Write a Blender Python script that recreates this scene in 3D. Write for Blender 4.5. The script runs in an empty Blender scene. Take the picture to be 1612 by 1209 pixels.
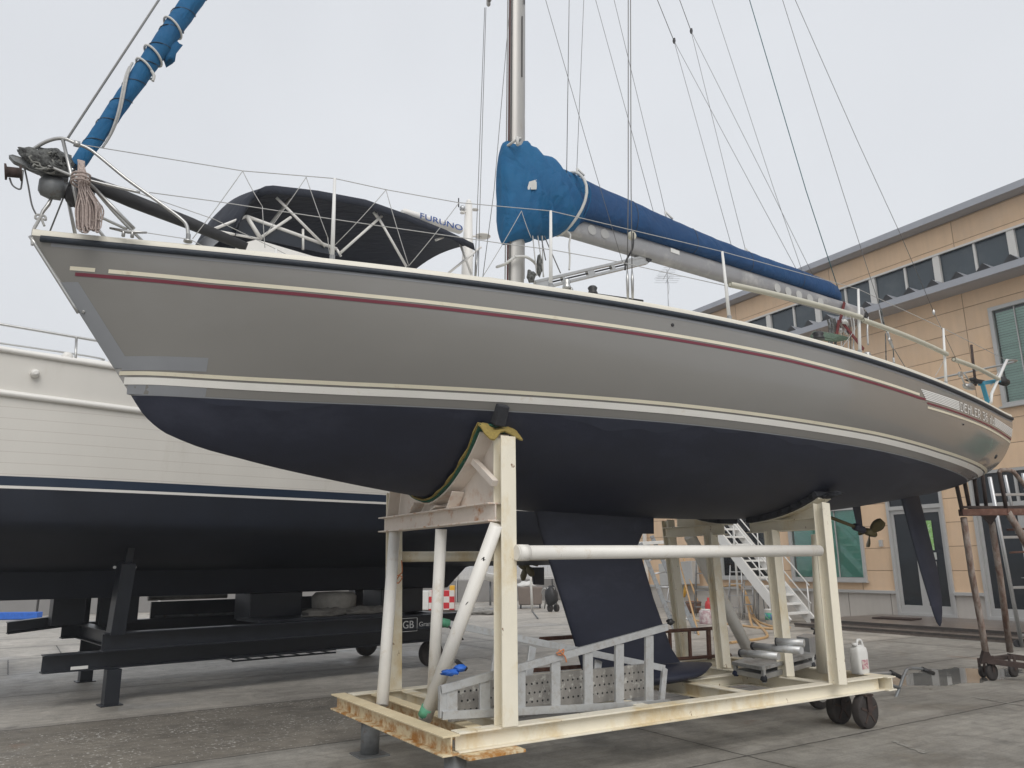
import bpy, math, random
import numpy as np
from mathutils import Vector, noise
random.seed(7)
SC = bpy.context.scene
COL = SC.collection

# ------------------------------------------------------------ camera
F_PX, PITCH, ROLL, CAM_H = 1222.0, math.radians(13.05), math.radians(-0.68), 1.55
cp, sp, cr, sr = math.cos(PITCH), math.sin(PITCH), math.cos(ROLL), math.sin(ROLL)
FW = np.array([0, cp, sp]); _u = np.array([0, -sp, cp]); _x = np.array([1., 0, 0])
RT = cr*_x+sr*_u; UP = -sr*_x+cr*_u; O = np.array([0, 0, CAM_H])
cd = bpy.data.cameras.new('camera'); cam = bpy.data.objects.new('camera', cd); COL.objects.link(cam)
from mathutils import Matrix
cam.matrix_world = Matrix(((RT[0], UP[0], -FW[0], O[0]), (RT[1], UP[1], -FW[1], O[1]), (RT[2], UP[2], -FW[2], O[2]), (0, 0, 0, 1)))
cd.sensor_width = 36; cd.lens = F_PX/1612*36; cd.clip_end = 3000; cd.clip_start = 0.05
SC.camera = cam

# ------------------------------------------------------------ world and light (overcast)
w = bpy.data.worlds.new('World'); SC.world = w; w.use_nodes = True
nt = w.node_tree; nt.nodes.clear()
out = nt.nodes.new('ShaderNodeOutputWorld'); bg = nt.nodes.new('ShaderNodeBackground')
sky = nt.nodes.new('ShaderNodeTexSky'); sky.sky_type = 'NISHITA'; sky.sun_disc = False
sky.sun_elevation = math.radians(44); sky.sun_rotation = math.radians(198); sky.dust_density = 6; sky.air_density = 2
sc_ = nt.nodes.new('ShaderNodeMix'); sc_.data_type = 'RGBA'; sc_.blend_type = 'MIX'; sc_.inputs[0].default_value = 0.93
tc = nt.nodes.new('ShaderNodeTexCoord'); nz = nt.nodes.new('ShaderNodeTexNoise'); nz.inputs['Scale'].default_value = 1.6; nz.inputs['Detail'].default_value = 3
rmp = nt.nodes.new('ShaderNodeValToRGB'); rmp.color_ramp.elements[0].position = .3; rmp.color_ramp.elements[1].position = .7
rmp.color_ramp.elements[0].color = (6.5, 6.7, 7.05, 1); rmp.color_ramp.elements[1].color = (7.5, 7.7, 8.05, 1)
nt.links.new(tc.outputs['Generated'], nz.inputs['Vector']); nt.links.new(nz.outputs['Fac'], rmp.inputs[0])
nt.links.new(sky.outputs[0], sc_.inputs[6]); nt.links.new(rmp.outputs[0], sc_.inputs[7])
nt.links.new(sc_.outputs[2], bg.inputs[0]); bg.inputs[1].default_value = 0.1
nt.links.new(bg.outputs[0], out.inputs[0])
sd = bpy.data.lights.new('sun', 'SUN'); sd.energy = 1.5; sd.angle = math.radians(38); sd.color = (1, .97, .93)
sun = bpy.data.objects.new('sun', sd); COL.objects.link(sun)
sun.rotation_euler = (math.radians(46), 0, math.radians(18))
SC.view_settings.view_transform = 'Standard'; SC.view_settings.look = 'None'; SC.view_settings.exposure = 0.14; SC.view_settings.gamma = 1

# ------------------------------------------------------------ frames: A/B boat and cradle, C/CN building, M/N yacht
def yaw(d): a = math.radians(d); return np.array([math.cos(a), math.sin(a), 0.])
Z = np.array([0, 0, 1.])
A = yaw(32.4); B = yaw(122.4); C = yaw(-59.5); CN = np.array([math.sin(math.radians(-59.5)), -math.cos(math.radians(-59.5)), 0]); M = yaw(39.6); N = yaw(129.6)
WN = -18.8                       # building wall plane along CN
def W(a, b, z): return A*a+B*b+Z*z
def BD(c, off, z): return C*c+CN*(WN+off)+Z*z
def Y(m, n, z): return M*m+N*n+Z*z
def ray(x, y): return FW+RT*(x-806)/F_PX+UP*(604.5-y)/F_PX
def qP(x, y, n, d): r = ray(x, y); return O+r*((d-O@n)/(r@n))
def qZ(x, y, z): return qP(x, y, Z, z)
def qB(x, y, b): return qP(x, y, B, b)
def qA(x, y, a): return qP(x, y, A, a)
def qN(x, y, n): return qP(x, y, N, n)
def qC(x, y, off=0.): return qP(x, y, CN, WN+off)
def qD(x, y, d): return O+ray(x, y)*d
def gdepth(x, y): return (qZ(x, y, 0)-O)@FW
def lin(p, q, t): return np.array(p)*(1-t)+np.array(q)*t
def unit(v): v = np.array(v, float); return v/max(1e-9, np.linalg.norm(v))

# ------------------------------------------------------------ mesh builder
class MB:
    def __init__(s): s.v = []; s.f = []; s.m = []; s.s = []
    def add(s, vs, fs, mat=0, smooth=False):
        o = len(s.v); s.v += [tuple(map(float, p)) for p in vs]
        for f in fs: s.f.append(tuple(i+o for i in f)); s.m.append(mat); s.s.append(smooth)
        return s
    def beam(s, p, q, w, h, up=Z, mat=0):
        p = np.array(p, float); q = np.array(q, float); d = unit(q-p)
        if abs(d@np.array(up)) > .98: up = A
        x = unit(np.cross(d, up)); y = np.cross(x, d)
        vs = [c+x*i*w/2+y*j*h/2 for c in (p, q) for i, j in ((-1, -1), (1, -1), (1, 1), (-1, 1))]
        return s.add(vs, [(3, 2, 1, 0), (4, 5, 6, 7), (0, 1, 5, 4), (1, 2, 6, 5), (2, 3, 7, 6), (3, 0, 4, 7)], mat)
    def prof(s, p, q, pts, side, up, mat=0):   # extrude closed 2-D profile from p to q
        p = np.array(p, float); q = np.array(q, float); d = unit(q-p); side = np.array(side, float); side = unit(side-d*(side@d)); up = np.cross(side, d)*1.0
        if up@Z < 0 and abs(up@Z) > .2: up = -up
        n = len(pts); vs = [c+side*a+up*b for c in (p, q) for a, b in pts]
        fs = [(i, (i+1) % n, n+(i+1) % n, n+i) for i in range(n)]+[tuple(range(n))[::-1], tuple(range(n, 2*n))]
        return s.add(vs, fs, mat)
    def hbeam(s, p, q, w, h, side, t=.012, mat=0):
        a, b = w/2, h/2; c = t/2
        return s.prof(p, q, [(-a, -b), (a, -b), (a, -b+t), (c, -b+t), (c, b-t), (a, b-t), (a, b), (-a, b), (-a, b-t), (-c, b-t), (-c, -b+t), (-a, -b+t)], side, None, mat)
    def chan(s, p, q, w, h, side, t=.006, mat=0):
        a, b = w/2, h/2
        return s.prof(p, q, [(-a, -b), (a, -b), (a, -b+t), (-a+t, -b+t), (-a+t, b-t), (a, b-t), (a, b), (-a, b)], side, None, mat)
    def tube(s, path, r, n=10, mat=0, cap=True, closed=False, squash=None):
        path = [np.array(p, float) for p in path]; k = len(path)
        rs = r if isinstance(r, (list, tuple)) else [r]*k
        t0 = unit(path[1]-path[0]); ref = Z if abs(t0@Z) < .95 else A
        x = unit(np.cross(t0, ref)); vs = []
        for i in range(k):
            a = path[i-1] if (i > 0 or closed) else path[i]; b = path[(i+1) % k] if (i < k-1 or closed) else path[i]
            t = unit(b-a); x = unit(x-t*(x@t)); y = np.cross(t, x)
            for j in range(n):
                an = 2*math.pi*j/n; sx, sy = (squash or (1, 1))
                vs.append(path[i]+(x*math.cos(an)*sx+y*math.sin(an)*sy)*rs[i])
        fs = []
        for i in range(k if closed else k-1):
            i2 = (i+1) % k
            for j in range(n): fs.append((i*n+j, i*n+(j+1) % n, i2*n+(j+1) % n, i2*n+j))
        s.add(vs, fs, mat, True)
        if cap and not closed:
            o = len(s.v)-len(vs); s.f += [tuple(o+j for j in range(n))[::-1], tuple(o+(k-1)*n+j for j in range(n))]; s.m += [mat]*2; s.s += [False]*2
        return s
    def lathe(s, c, axis, prof, n=24, mat=0, smooth=True):
        ax = unit(axis); x = unit(np.cross(ax, Z if abs(ax@Z) < .9 else A)); y = np.cross(ax, x); c = np.array(c, float)
        vs = [c+ax*h+(x*math.cos(2*math.pi*j/n)+y*math.sin(2*math.pi*j/n))*r for r, h in prof for j in range(n)]
        fs = [(i*n+j, i*n+(j+1) % n, (i+1)*n+(j+1) % n, (i+1)*n+j) for i in range(len(prof)-1) for j in range(n)]
        s.add(vs, fs, mat, smooth)
        o = len(s.v)-len(vs)
        s.f += [tuple(o+j for j in range(n))[::-1], tuple(o+(len(prof)-1)*n+j for j in range(n))]; s.m += [mat]*2; s.s += [False]*2
        return s
    def grid(s, rows, mat=0, smooth=True, flip=False, closed=False):
        n = len(rows[0]); vs = [p for r in rows for p in r]; fs = []
        for i in range(len(rows)-1):
            for j in range(n if closed else n-1):
                q = (i*n+j, i*n+(j+1) % n, (i+1)*n+(j+1) % n, (i+1)*n+j); fs.append(q[::-1] if flip else q)
        return s.add(vs, fs, mat, smooth)
    def slab(s, poly, thick, mat=0):        # closed polygon extruded by a vector
        n = len(poly); poly = [np.array(p, float) for p in poly]; t = np.array(thick, float)
        vs = poly+[p+t for p in poly]
        return s.add(vs, [tuple(range(n))[::-1], tuple(range(n, 2*n))]+[(i, (i+1) % n, n+(i+1) % n, n+i) for i in range(n)], mat)
    def lump(s, c, ax, sc, amp=.15, fr=3., n=16, mat=0, seed=0):
        c = np.array(c, float); vs = []; fs = []; m = n//2+1
        for i in range(m):
            th = math.pi*i/(m-1)
            for j in range(n):
                ph = 2*math.pi*j/n; d = np.array([math.sin(th)*math.cos(ph), math.sin(th)*math.sin(ph), math.cos(th)])
                k = 1+amp*2*noise.noise(Vector(d*fr)+Vector((seed*7.1, seed*3.3, 0)))
                vs.append(c+(ax[0]*d[0]*sc[0]+ax[1]*d[1]*sc[1]+ax[2]*d[2]*sc[2])*k)
        for i in range(m-1):
            for j in range(n): fs.append((i*n+j, (i+1)*n+j, (i+1)*n+(j+1) % n, i*n+(j+1) % n))
        return s.add(vs, fs, mat, True)
    def build(s, name, mats, parent=None, bevel=0, label=None, kind=None, origin=None):
        if not isinstance(mats, (list, tuple)): mats = [mats]
        V = np.array(s.v)
        if parent is not None: o0 = np.array(WL[parent.name])
        elif origin is not None: o0 = np.array(origin)
        else: o0 = np.array([(V[:, 0].min()+V[:, 0].max())/2, (V[:, 1].min()+V[:, 1].max())/2, V[:, 2].min()])
        me = bpy.data.meshes.new(name); me.from_pydata([tuple(p) for p in (V-o0)], [], s.f)
        for m in mats: me.materials.append(m)
        me.polygons.foreach_set('material_index', s.m); me.polygons.foreach_set('use_smooth', s.s); me.validate(); me.update()
        ob = bpy.data.objects.new(name, me); COL.objects.link(ob)
        if parent is not None: ob.parent = parent
        else: ob.location = o0
        WL[ob.name] = tuple(o0)
        if bevel:
            b = ob.modifiers.new('bevel', 'BEVEL'); b.width = bevel; b.segments = 2; b.limit_method = 'ANGLE'; b.angle_limit = math.radians(40)
        if label: ob['label'] = label
        if kind: ob['kind'] = kind
        return ob
WL = {}
def thing(name, label, cat, loc, group=None):
    o = bpy.data.objects.new(name, None); COL.objects.link(o); o.location = tuple(map(float, loc)); WL[o.name] = tuple(map(float, loc))
    o['label'] = label; o['category'] = cat; o.empty_display_size = .2
    if group: o['group'] = group
    return o
def tag(o, label, cat, group=None):
    o['label'] = label; o['category'] = cat
    if group: o['group'] = group
    return o
def tubeo(name, path, r, mat, parent, n=8, **k): return MB().tube(path, r, n).build(name, mat, parent, **k)
def beamo(name, p, q, w_, h, mat, parent, up=Z, bevel=.003, **k): return MB().beam(p, q, w_, h, up).build(name, mat, parent, bevel, **k)
def smoothpath(pts, n=6):
    pts = [np.array(p, float) for p in pts]; o = []
    for i in range(len(pts)-1):
        p0 = pts[max(i-1, 0)]; p1 = pts[i]; p2 = pts[i+1]; p3 = pts[min(i+2, len(pts)-1)]
        for k in range(n):
            t = k/n; o.append(.5*(2*p1+(p2-p0)*t+(2*p0-5*p1+4*p2-p3)*t*t+(3*p1-p0-3*p2+p3)*t**3))
    return o+[pts[-1]]
def sag(p, q, s, n=10): return [lin(p, q, i/n)-Z*s*4*(i/n)*(1-i/n) for i in range(n+1)]

# ------------------------------------------------------------ materials
def mat(name, col, rough=.6, metal=0., var=.12, scale=3., col2=None, thr=(.45, .7), mscale=4., bump=0., bscale=60., stretch=None, coord='Object', spec=None, rough2=None, zm=None, chips=None):
    """base colour with fine value variation, optional second colour through a noise mask (stains, rust, wear), optional bump"""
    m = bpy.data.materials.new(name); m.use_nodes = True; t = m.node_tree; b = t.nodes['Principled BSDF']; L = t.links.new
    b.inputs['Roughness'].default_value = rough; b.inputs['Metallic'].default_value = metal
    if spec is not None: b.inputs['Specular IOR Level'].default_value = spec
    tc = t.nodes.new('ShaderNodeTexCoord'); mp = t.nodes.new('ShaderNodeMapping'); L(tc.outputs[coord], mp.inputs[0])
    if stretch: mp.inputs['Scale'].default_value = stretch
    n1 = t.nodes.new('ShaderNodeTexNoise'); n1.inputs['Scale'].default_value = scale; n1.inputs['Detail'].default_value = 8; n1.inputs['Roughness'].default_value = .65; L(mp.outputs[0], n1.inputs['Vector'])
    mr = t.nodes.new('ShaderNodeMapRange'); mr.inputs[1].default_value = .25; mr.inputs[2].default_value = .75; mr.inputs[3].default_value = 1-var; mr.inputs[4].default_value = 1+var; L(n1.outputs['Fac'], mr.inputs[0])
    mx = t.nodes.new('ShaderNodeMix'); mx.data_type = 'RGBA'; mx.blend_type = 'MULTIPLY'; mx.inputs[0].default_value = 1; mx.inputs[6].default_value = (*col, 1); L(mr.outputs[0], mx.inputs[7])
    src = mx.outputs[2]
    if col2 is not None:
        n2 = t.nodes.new('ShaderNodeTexNoise'); n2.inputs['Scale'].default_value = mscale; n2.inputs['Detail'].default_value = 10; n2.inputs['Roughness'].default_value = .7; L(mp.outputs[0], n2.inputs['Vector'])
        m2 = t.nodes.new('ShaderNodeMapRange'); m2.inputs[1].default_value = thr[0]; m2.inputs[2].default_value = thr[1]; L(n2.outputs['Fac'], m2.inputs[0])
        fac = m2.outputs[0]
        if zm is not None:
            ge = t.nodes.new('ShaderNodeNewGeometry'); sz = t.nodes.new('ShaderNodeSeparateXYZ'); L(ge.outputs['Position'], sz.inputs[0]); zr = t.nodes.new('ShaderNodeMapRange'); zr.inputs[1].default_value = zm[0]; zr.inputs[2].default_value = zm[1]; zr.inputs[3].default_value = zm[2]; zr.inputs[4].default_value = 1; L(sz.outputs[2], zr.inputs[0])
            ad = t.nodes.new('ShaderNodeMath'); ad.operation = 'MULTIPLY'; L(fac, ad.inputs[0]); L(zr.outputs[0], ad.inputs[1]); fac = ad.outputs[0]
        mm = t.nodes.new('ShaderNodeMix'); mm.data_type = 'RGBA'; L(fac, mm.inputs[0]); L(src, mm.inputs[6]); mm.inputs[7].default_value = (*col2, 1); src = mm.outputs[2]
        if rough2 is not None:
            r2 = t.nodes.new('ShaderNodeMapRange'); r2.inputs[3].default_value = rough; r2.inputs[4].default_value = rough2; L(m2.outputs[0], r2.inputs[0]); L(r2.outputs[0], b.inputs['Roughness'])
    if chips:
        n4 = t.nodes.new('ShaderNodeTexNoise'); n4.inputs['Scale'].default_value = chips[0]; n4.inputs['Detail'].default_value = 4; n4.inputs['Roughness'].default_value = .75; L(mp.outputs[0], n4.inputs['Vector'])
        m4 = t.nodes.new('ShaderNodeMapRange'); m4.inputs[1].default_value = chips[1]; m4.inputs[2].default_value = chips[1]+.03; L(n4.outputs['Fac'], m4.inputs[0])
        c4_ = t.nodes.new('ShaderNodeMix'); c4_.data_type = 'RGBA'; L(m4.outputs[0], c4_.inputs[0]); L(src, c4_.inputs[6]); c4_.inputs[7].default_value = (*chips[2], 1); src = c4_.outputs[2]
    L(src, b.inputs['Base Color'])
    if bump:
        n3 = t.nodes.new('ShaderNodeTexNoise'); n3.inputs['Scale'].default_value = bscale; n3.inputs['Detail'].default_value = 6; L(mp.outputs[0], n3.inputs['Vector'])
        bp = t.nodes.new('ShaderNodeBump'); bp.inputs['Strength'].default_value = bump; bp.inputs['Distance'].default_value = .01; L(n3.outputs['Fac'], bp.inputs['Height']); L(bp.outputs[0], b.inputs['Normal'])
    m['_src'] = 1
    return m
class K: pass
K.topside = mat('topside_grey', (.212, .206, .192), .22, var=.03, scale=1.3, col2=(.235, .232, .222), thr=(.55, .85), mscale=.9, bump=.012, bscale=2, stretch=(1, 1, 2))
K.topside.node_tree.nodes['Principled BSDF'].inputs['Coat Weight'].default_value = .4; K.topside.node_tree.nodes['Principled BSDF'].inputs['Coat Roughness'].default_value = .07
K.patch = mat('repair_grey', (.235, .245, .26), .5, var=.07, scale=4)
K.scuff = mat('antifoul_scuff', (.022, .027, .047), .5, var=.15, scale=6)
K.antifoul = mat('antifoul', (.0135, .017, .034), .55, var=.22, scale=2.2, col2=(.034, .038, .058), thr=(.52, .80), mscale=1.1, bump=.10, bscale=70, stretch=(1, 1, 2.2), chips=(9, .72, (.07, .075, .085)))
K.gel = mat('gelcoat', (.70, .67, .58), .4, var=.05, scale=5, col2=(.5, .47, .38), thr=(.62, .9), mscale=8)
K.rubber = mat('navy_rubber', (.02, .028, .04), .5, var=.3, scale=20)
K.cream = mat('cream_stripe', (.72, .67, .53), .45, var=.06, col2=(.45, .36, .22), thr=(.6, .85), mscale=9)
K.white = mat('white_stripe', (.80, .785, .74), .42, var=.05, col2=(.58, .45, .30), thr=(.6, .8), mscale=6)
K.burg = mat('burgundy', (.16, .022, .04), .45, var=.1)
K.pad = mat('cream_tube', (.50, .485, .40), .6, var=.06, scale=8, col2=(.4, .38, .28), thr=(.6, .8), mscale=12)
K.wpaint = mat('white_paint', (.74, .74, .72), .4, var=.04, scale=6)
K.alu = mat('aluminium', (.50, .51, .52), .42, .75, var=.1, scale=12, col2=(.33, .33, .33), thr=(.55, .8), mscale=14)
K.steel = mat('stainless', (.46, .46, .45), .34, .85, var=.1, scale=15)
K.wire = mat('wire', (.16, .16, .16), .5, .5, var=.1)
K.wirel = mat('rope_light', (.42, .42, .41), .7, var=.2, scale=80)
K.teal = mat('teal_rope', (.05, .14, .16), .7)
K.mastm = mat('mast_alloy', (.42, .41, .39), .45, .45, var=.1, scale=5, stretch=(1, 1, .2), col2=(.30, .24, .19), thr=(.6, .8), mscale=9)
K.boom = mat('boom_alloy', (.31, .31, .32), .5, .4, var=.08, scale=4, col2=(.46, .45, .44), thr=(.5, .65), mscale=3.2)
K.dark = mat('dark_fitting', (.02, .02, .022), .5, var=.2)
K.bronze = mat('bronze', (.13, .105, .04), .5, .4, var=.25, scale=20, col2=(.06, .06, .03), thr=(.5, .7), mscale=20)
def cloth(name, c, sc=1.0, dist=.03, c2=None):
    m = mat(name, c, .8, var=.12, scale=2.5, col2=c2, thr=(.45, .75), mscale=2.0)
    t = m.node_tree; L = t.links.new; b = t.nodes['Principled BSDF']; tc = [n for n in t.nodes if n.type == 'TEX_COORD'][0]
    mp = t.nodes.new('ShaderNodeMapping'); mp.inputs['Rotation'].default_value = (.4, .7, .5); mp.inputs['Scale'].default_value = (1, 2.6, 1); L(tc.outputs['Object'], mp.inputs[0])
    n = t.nodes.new('ShaderNodeTexNoise'); n.inputs['Scale'].default_value = 3.2*sc; n.inputs['Detail'].default_value = 3; n.inputs['Distortion'].default_value = .8; L(mp.outputs[0], n.inputs['Vector'])
    bp = t.nodes.new('ShaderNodeBump'); bp.inputs['Strength'].default_value = .55; bp.inputs['Distance'].default_value = dist*2.6; L(n.outputs['Fac'], bp.inputs['Height']); L(bp.outputs[0], b.inputs['Normal'])
    return m
K.blue = cloth('blue_canvas', (.003, .100, .235), 1.1, c2=(.004, .078, .205))
K.navyc = cloth('dark_blue_canvas', (.005, .045, .135), .9, c2=(.006, .068, .19))
K.bimini = cloth('navy_canvas', (.010, .014, .026), .6)
K.tie = mat('white_webbing', (.55, .55, .53), .8)
K.redst = mat('red_webbing', (.12, .02, .02), .8, var=.2)
K.rope = mat('speckled_rope', (.40, .33, .30), .85, var=.45, scale=70)
K.roped = mat('grey_rope', (.13, .135, .13), .85, var=.5, scale=50, col2=(.03, .03, .03), thr=(.45, .6), mscale=30)
K.green = mat('green_rope', (.11, .16, .12), .85, var=.5, scale=60)
K.sleeve = mat('black_sleeve', (.022, .023, .026), .7, var=.25, scale=15, bump=.2, bscale=40)
# cradle
K.crad = mat('cradle_cream', (.80, .75, .62), .5, var=.06, scale=4, col2=(.62, .47, .22), thr=(.50, .74), mscale=2.6, bump=.05, bscale=30, stretch=(1, 1, .6), chips=(13, .665, (.20, .10, .04)))
K.cradw = mat('cradle_white', (.80, .78, .73), .45, var=.05, scale=6, col2=(.56, .46, .32), thr=(.58, .78), mscale=4, chips=(11, .69, (.10, .07, .05)))
K.cradr = mat('cradle_rusty', (.70, .60, .40), .6, var=.1, scale=8, col2=(.42, .19, .04), thr=(.44, .58), mscale=9, zm=(.425, .36, .10), bump=.3, bscale=35)
K.sad = mat('saddle_paint', (.72, .65, .58), .55, var=.08, scale=6, col2=(.46, .20, .06), thr=(.52, .66), mscale=7.5, zm=(2.16, 1.95, .2), bump=.15, bscale=30)
K.galv = mat('galvanised', (.22, .23, .235), .6, .5, var=.25, scale=12, col2=(.14, .08, .05), thr=(.55, .7), mscale=8)
K.tyre = mat('old_tyre', (.035, .030, .028), .8, var=.3, scale=20)
K.hub = mat('rusty_hub', (.05, .032, .025), .75, var=.4, scale=20)
K.carpg = mat('green_carpet_edge', (.015, .09, .055), .9, var=.35, scale=30, col2=(.16, .17, .13), thr=(.6, .7), mscale=25)
K.carpy = mat('yellow_carpet', (.28, .21, .06), .95, var=.3, scale=40, bump=.4, bscale=120)
K.padk = mat('dark_pad', (.03, .032, .038), .85, var=.3, scale=30, bump=.3, bscale=60)
K.rust = mat('rust', (.12, .055, .038), .85, var=.4, scale=14, col2=(.20, .12, .085), thr=(.5, .7), mscale=12, bump=.3, bscale=60)
K.rustp = mat('peeling_paint', (.33, .285, .25), .75, var=.25, scale=10, col2=(.15, .085, .06), thr=(.40, .62), mscale=14, bump=.3, bscale=50, stretch=(1, 1, .35))
K.rustk = mat('dark_rust', (.05, .033, .028), .85, var=.4, scale=14, bump=.3, bscale=60)
K.ladder = mat('ladder_alloy', (.52, .53, .53), .45, .55, var=.1, scale=10, col2=(.42, .40, .37), thr=(.5, .7), mscale=18)
K.bluet = mat('blue_plastic', (.02, .12, .5), .6, var=.2, scale=10)
K.greent = mat('green_tape', (.10, .33, .20), .6, var=.2, scale=20)
K.orange = mat('orange_cord', (.55, .22, .10), .8)
K.hose = mat('orange_hose', (.50, .32, .15), .5, var=.1)
K.blacksteel = mat('black_steel', (.013, .016, .022), .38, var=.25, scale=6)
K.cardw = mat('stone_white', (.25, .24, .22), .8, var=.25, scale=8)
K.sack = mat('sack', (.12, .115, .105), .95, var=.3, scale=14, bump=.4, bscale=30)
K.plas = mat('white_plastic', (.66, .66, .64), .45, var=.05)
K.binb = mat('brown_plastic', (.17, .14, .12), .7, var=.15)
K.red = mat('red_plastic', (.45, .03, .03), .5)
K.yel = mat('yellow_plastic', (.7, .38, .03), .5)
K.tealc = mat('turquoise_webbing', (.05, .27, .40), .7)
# ------------------------------------------------------------ ground
def ground_mat():
    m = bpy.data.materials.new('wet_concrete'); m.use_nodes = True; t = m.node_tree; b = t.nodes['Principled BSDF']; L = t.links.new
    def nd(ty, **k):
        n = t.nodes.new(ty)
        for a, v in k.items(): setattr(n, a, v)
        return n
    def mth(op, x, y=None, z=None):
        n = nd('ShaderNodeMath', operation=op)
        for i, q in enumerate((x, y, z)):
            if q is None: continue
            if isinstance(q, (int, float)): n.inputs[i].default_value = q
            else: L(q, n.inputs[i])
        return n.outputs[0]
    def mapr(x, a, b_, c=0., d=1.):
        n = nd('ShaderNodeMapRange'); L(x, n.inputs[0]); n.inputs[1].default_value = a; n.inputs[2].default_value = b_; n.inputs[3].default_value = c; n.inputs[4].default_value = d; return n.outputs[0]
    def mix(f, a, b_, bl='MIX'):
        n = nd('ShaderNodeMix', data_type='RGBA', blend_type=bl)
        for i, q in ((0, f), (6, a), (7, b_)):
            if isinstance(q, (int, float)): n.inputs[i].default_value = q
            elif isinstance(q, tuple): n.inputs[i].default_value = (*q, 1)
            else: L(q, n.inputs[i])
        return n.outputs[2]
    tc = nd('ShaderNodeTexCoord'); mp = nd('ShaderNodeMapping'); mp.vector_type = 'TEXTURE'; mp.inputs['Rotation'].default_value = (0, 0, math.radians(32.4)); L(tc.outputs['Object'], mp.inputs[0])
    def noi(s, d=6, r=.6, dist=0, vec=None):
        n = nd('ShaderNodeTexNoise'); n.inputs['Scale'].default_value = s; n.inputs['Detail'].default_value = d; n.inputs['Roughness'].default_value = r; n.inputs['Distortion'].default_value = dist
        L(vec or mp.outputs[0], n.inputs['Vector']); return n.outputs['Fac']
    sx = nd('ShaderNodeSeparateXYZ'); L(mp.outputs[0], sx.inputs[0]); a, bb = sx.outputs[0], sx.outputs[1]
    wob = mth('MULTIPLY', mth('SUBTRACT', noi(7, 3), .5), .03)
    u = mth('DIVIDE', mth('ADD', mth('SUBTRACT', bb, 7.24), wob), 2.45); v = mth('ADD', mth('DIVIDE', mth('ADD', mth('SUBTRACT', a, 5.27), wob), 8.5), mth('MULTIPLY', mth('MAXIMUM', mth('ADD', mth('FLOOR', u), 1.), 0.), .90))
    du = mth('MULTIPLY', mth('PINGPONG', u, .5), 2.45); dv = mth('MULTIPLY', mth('PINGPONG', v, .5), 8.5)
    jm = mth('MINIMUM', du, dv); joint = mapr(jm, .004, .014, 1, 0)
    soft = mapr(jm, .0, .22, 1, 0)
    cb = nd('ShaderNodeCombineXYZ'); L(mth('FLOOR', u), cb.inputs[0]); L(mth('FLOOR', v), cb.inputs[1])
    wn = nd('ShaderNodeTexWhiteNoise'); L(cb.outputs[0], wn.inputs['Vector'])
    col = mix(wn.outputs['Value'], (.20, .182, .158), (.245, .225, .198))
    # darker slab strip with white specks between the second and third joint, beige strip behind
    band = mth('MULTIPLY', mth('MULTIPLY', mapr(mth('FLOOR', u), -.5, -.4), mapr(mth('FLOOR', u), .4, .6, 1, 0)), mapr(a, 5.9, 6.3, 1, 0))
    col = mix(mth('MULTIPLY', band, .85), col, (.150, .128, .102))
    band2 = mapr(mth('FLOOR', u), .4, .6)
    col = mix(mth('MULTIPLY', band2, .7), col, (.31, .275, .235))
    big = mapr(noi(.45, 5, .6, .5), .3, .7, .72, 1.18); col = mix(1., col, big, 'MULTIPLY')
    mid = mapr(noi(3.2, 8, .7, 1.2), .3, .72, .72, 1.2); col = mix(1., col, mid, 'MULTIPLY')
    fine = mapr(noi(46, 6, .75), .25, .75, .74, 1.26); col = mix(1., col, fine, 'MULTIPLY')
    st = nd('ShaderNodeMapping'); st.inputs['Scale'].default_value = (.35, 6, 1); L(mp.outputs[0], st.inputs[0])
    streak = mapr(noi(2.2, 7, .7, .3, st.outputs[0]), .35, .7, .82, 1.14); col = mix(1., col, streak, 'MULTIPLY')
    rustm = mapr(noi(.9, 6, .7, .4), .63, .74, 0, .6); col = mix(rustm, col, (.15, .075, .04))
    dark = mapr(noi(1.6, 9, .75, .8), .56, .70, 0, .6); col = mix(dark, col, (.06, .056, .05))
    vo = nd('ShaderNodeTexNoise'); vo.inputs['Scale'].default_value = 11; vo.inputs['Detail'].default_value = 5; vo.inputs['Roughness'].default_value = .8; L(st.outputs[0], vo.inputs['Vector'])
    sp1 = noi(26, 4, .65); sp2 = noi(1.3, 2)
    speck = mth('MULTIPLY', mapr(mth('ADD', sp1, mth('MULTIPLY', sp2, .25)), .735, .765), mth('ADD', mth('MULTIPLY', band, .80), .05))
    col = mix(speck, col, (.48, .45, .41))
    col = mix(mth('MULTIPLY', soft, .35), col, (.07, .062, .052))
    col = mix(mth('MULTIPLY', joint, .9), col, (.022, .02, .018))
    # paint worn on the ground
    # puddle
    px_ = mth('DIVIDE', mth('SUBTRACT', a, 10.95), 1.45); py_ = mth('DIVIDE', mth('SUBTRACT', bb, 6.25), .62)
    rr = mth('SQRT', mth('ADD', mth('MULTIPLY', px_, px_), mth('MULTIPLY', py_, py_)))
    rr = mth('ADD', rr, mth('MULTIPLY', mth('SUBTRACT', noi(1.7, 4), .5), 1.6)); pud = mapr(rr, .8, .98, 1, 0)
    pn = mth('ADD', mth('MULTIPLY', noi(.55, 4, .5, .4), 1.), 0); pud2 = mapr(pn, .57, .64, 0, .55)
    wet = mth('MAXIMUM', pud, pud2)
    col = mix(mth('MULTIPLY', wet, .42), col, (.05, .045, .038))
    col = mix(1., col, (1.50, 1.56, 1.60), 'MULTIPLY')
    L(col, b.inputs['Base Color'])
    ro = mth('SUBTRACT', mapr(noi(5, 5), .3, .7, .50, .74), mth('MULTIPLY', wet, .40)); ro = mth('MULTIPLY', ro, mth('SUBTRACT', 1., mth('MULTIPLY', pud, .80))); L(ro, b.inputs['Roughness'])
    bp = nd('ShaderNodeBump'); bp.inputs['Distance'].default_value = .006
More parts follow.
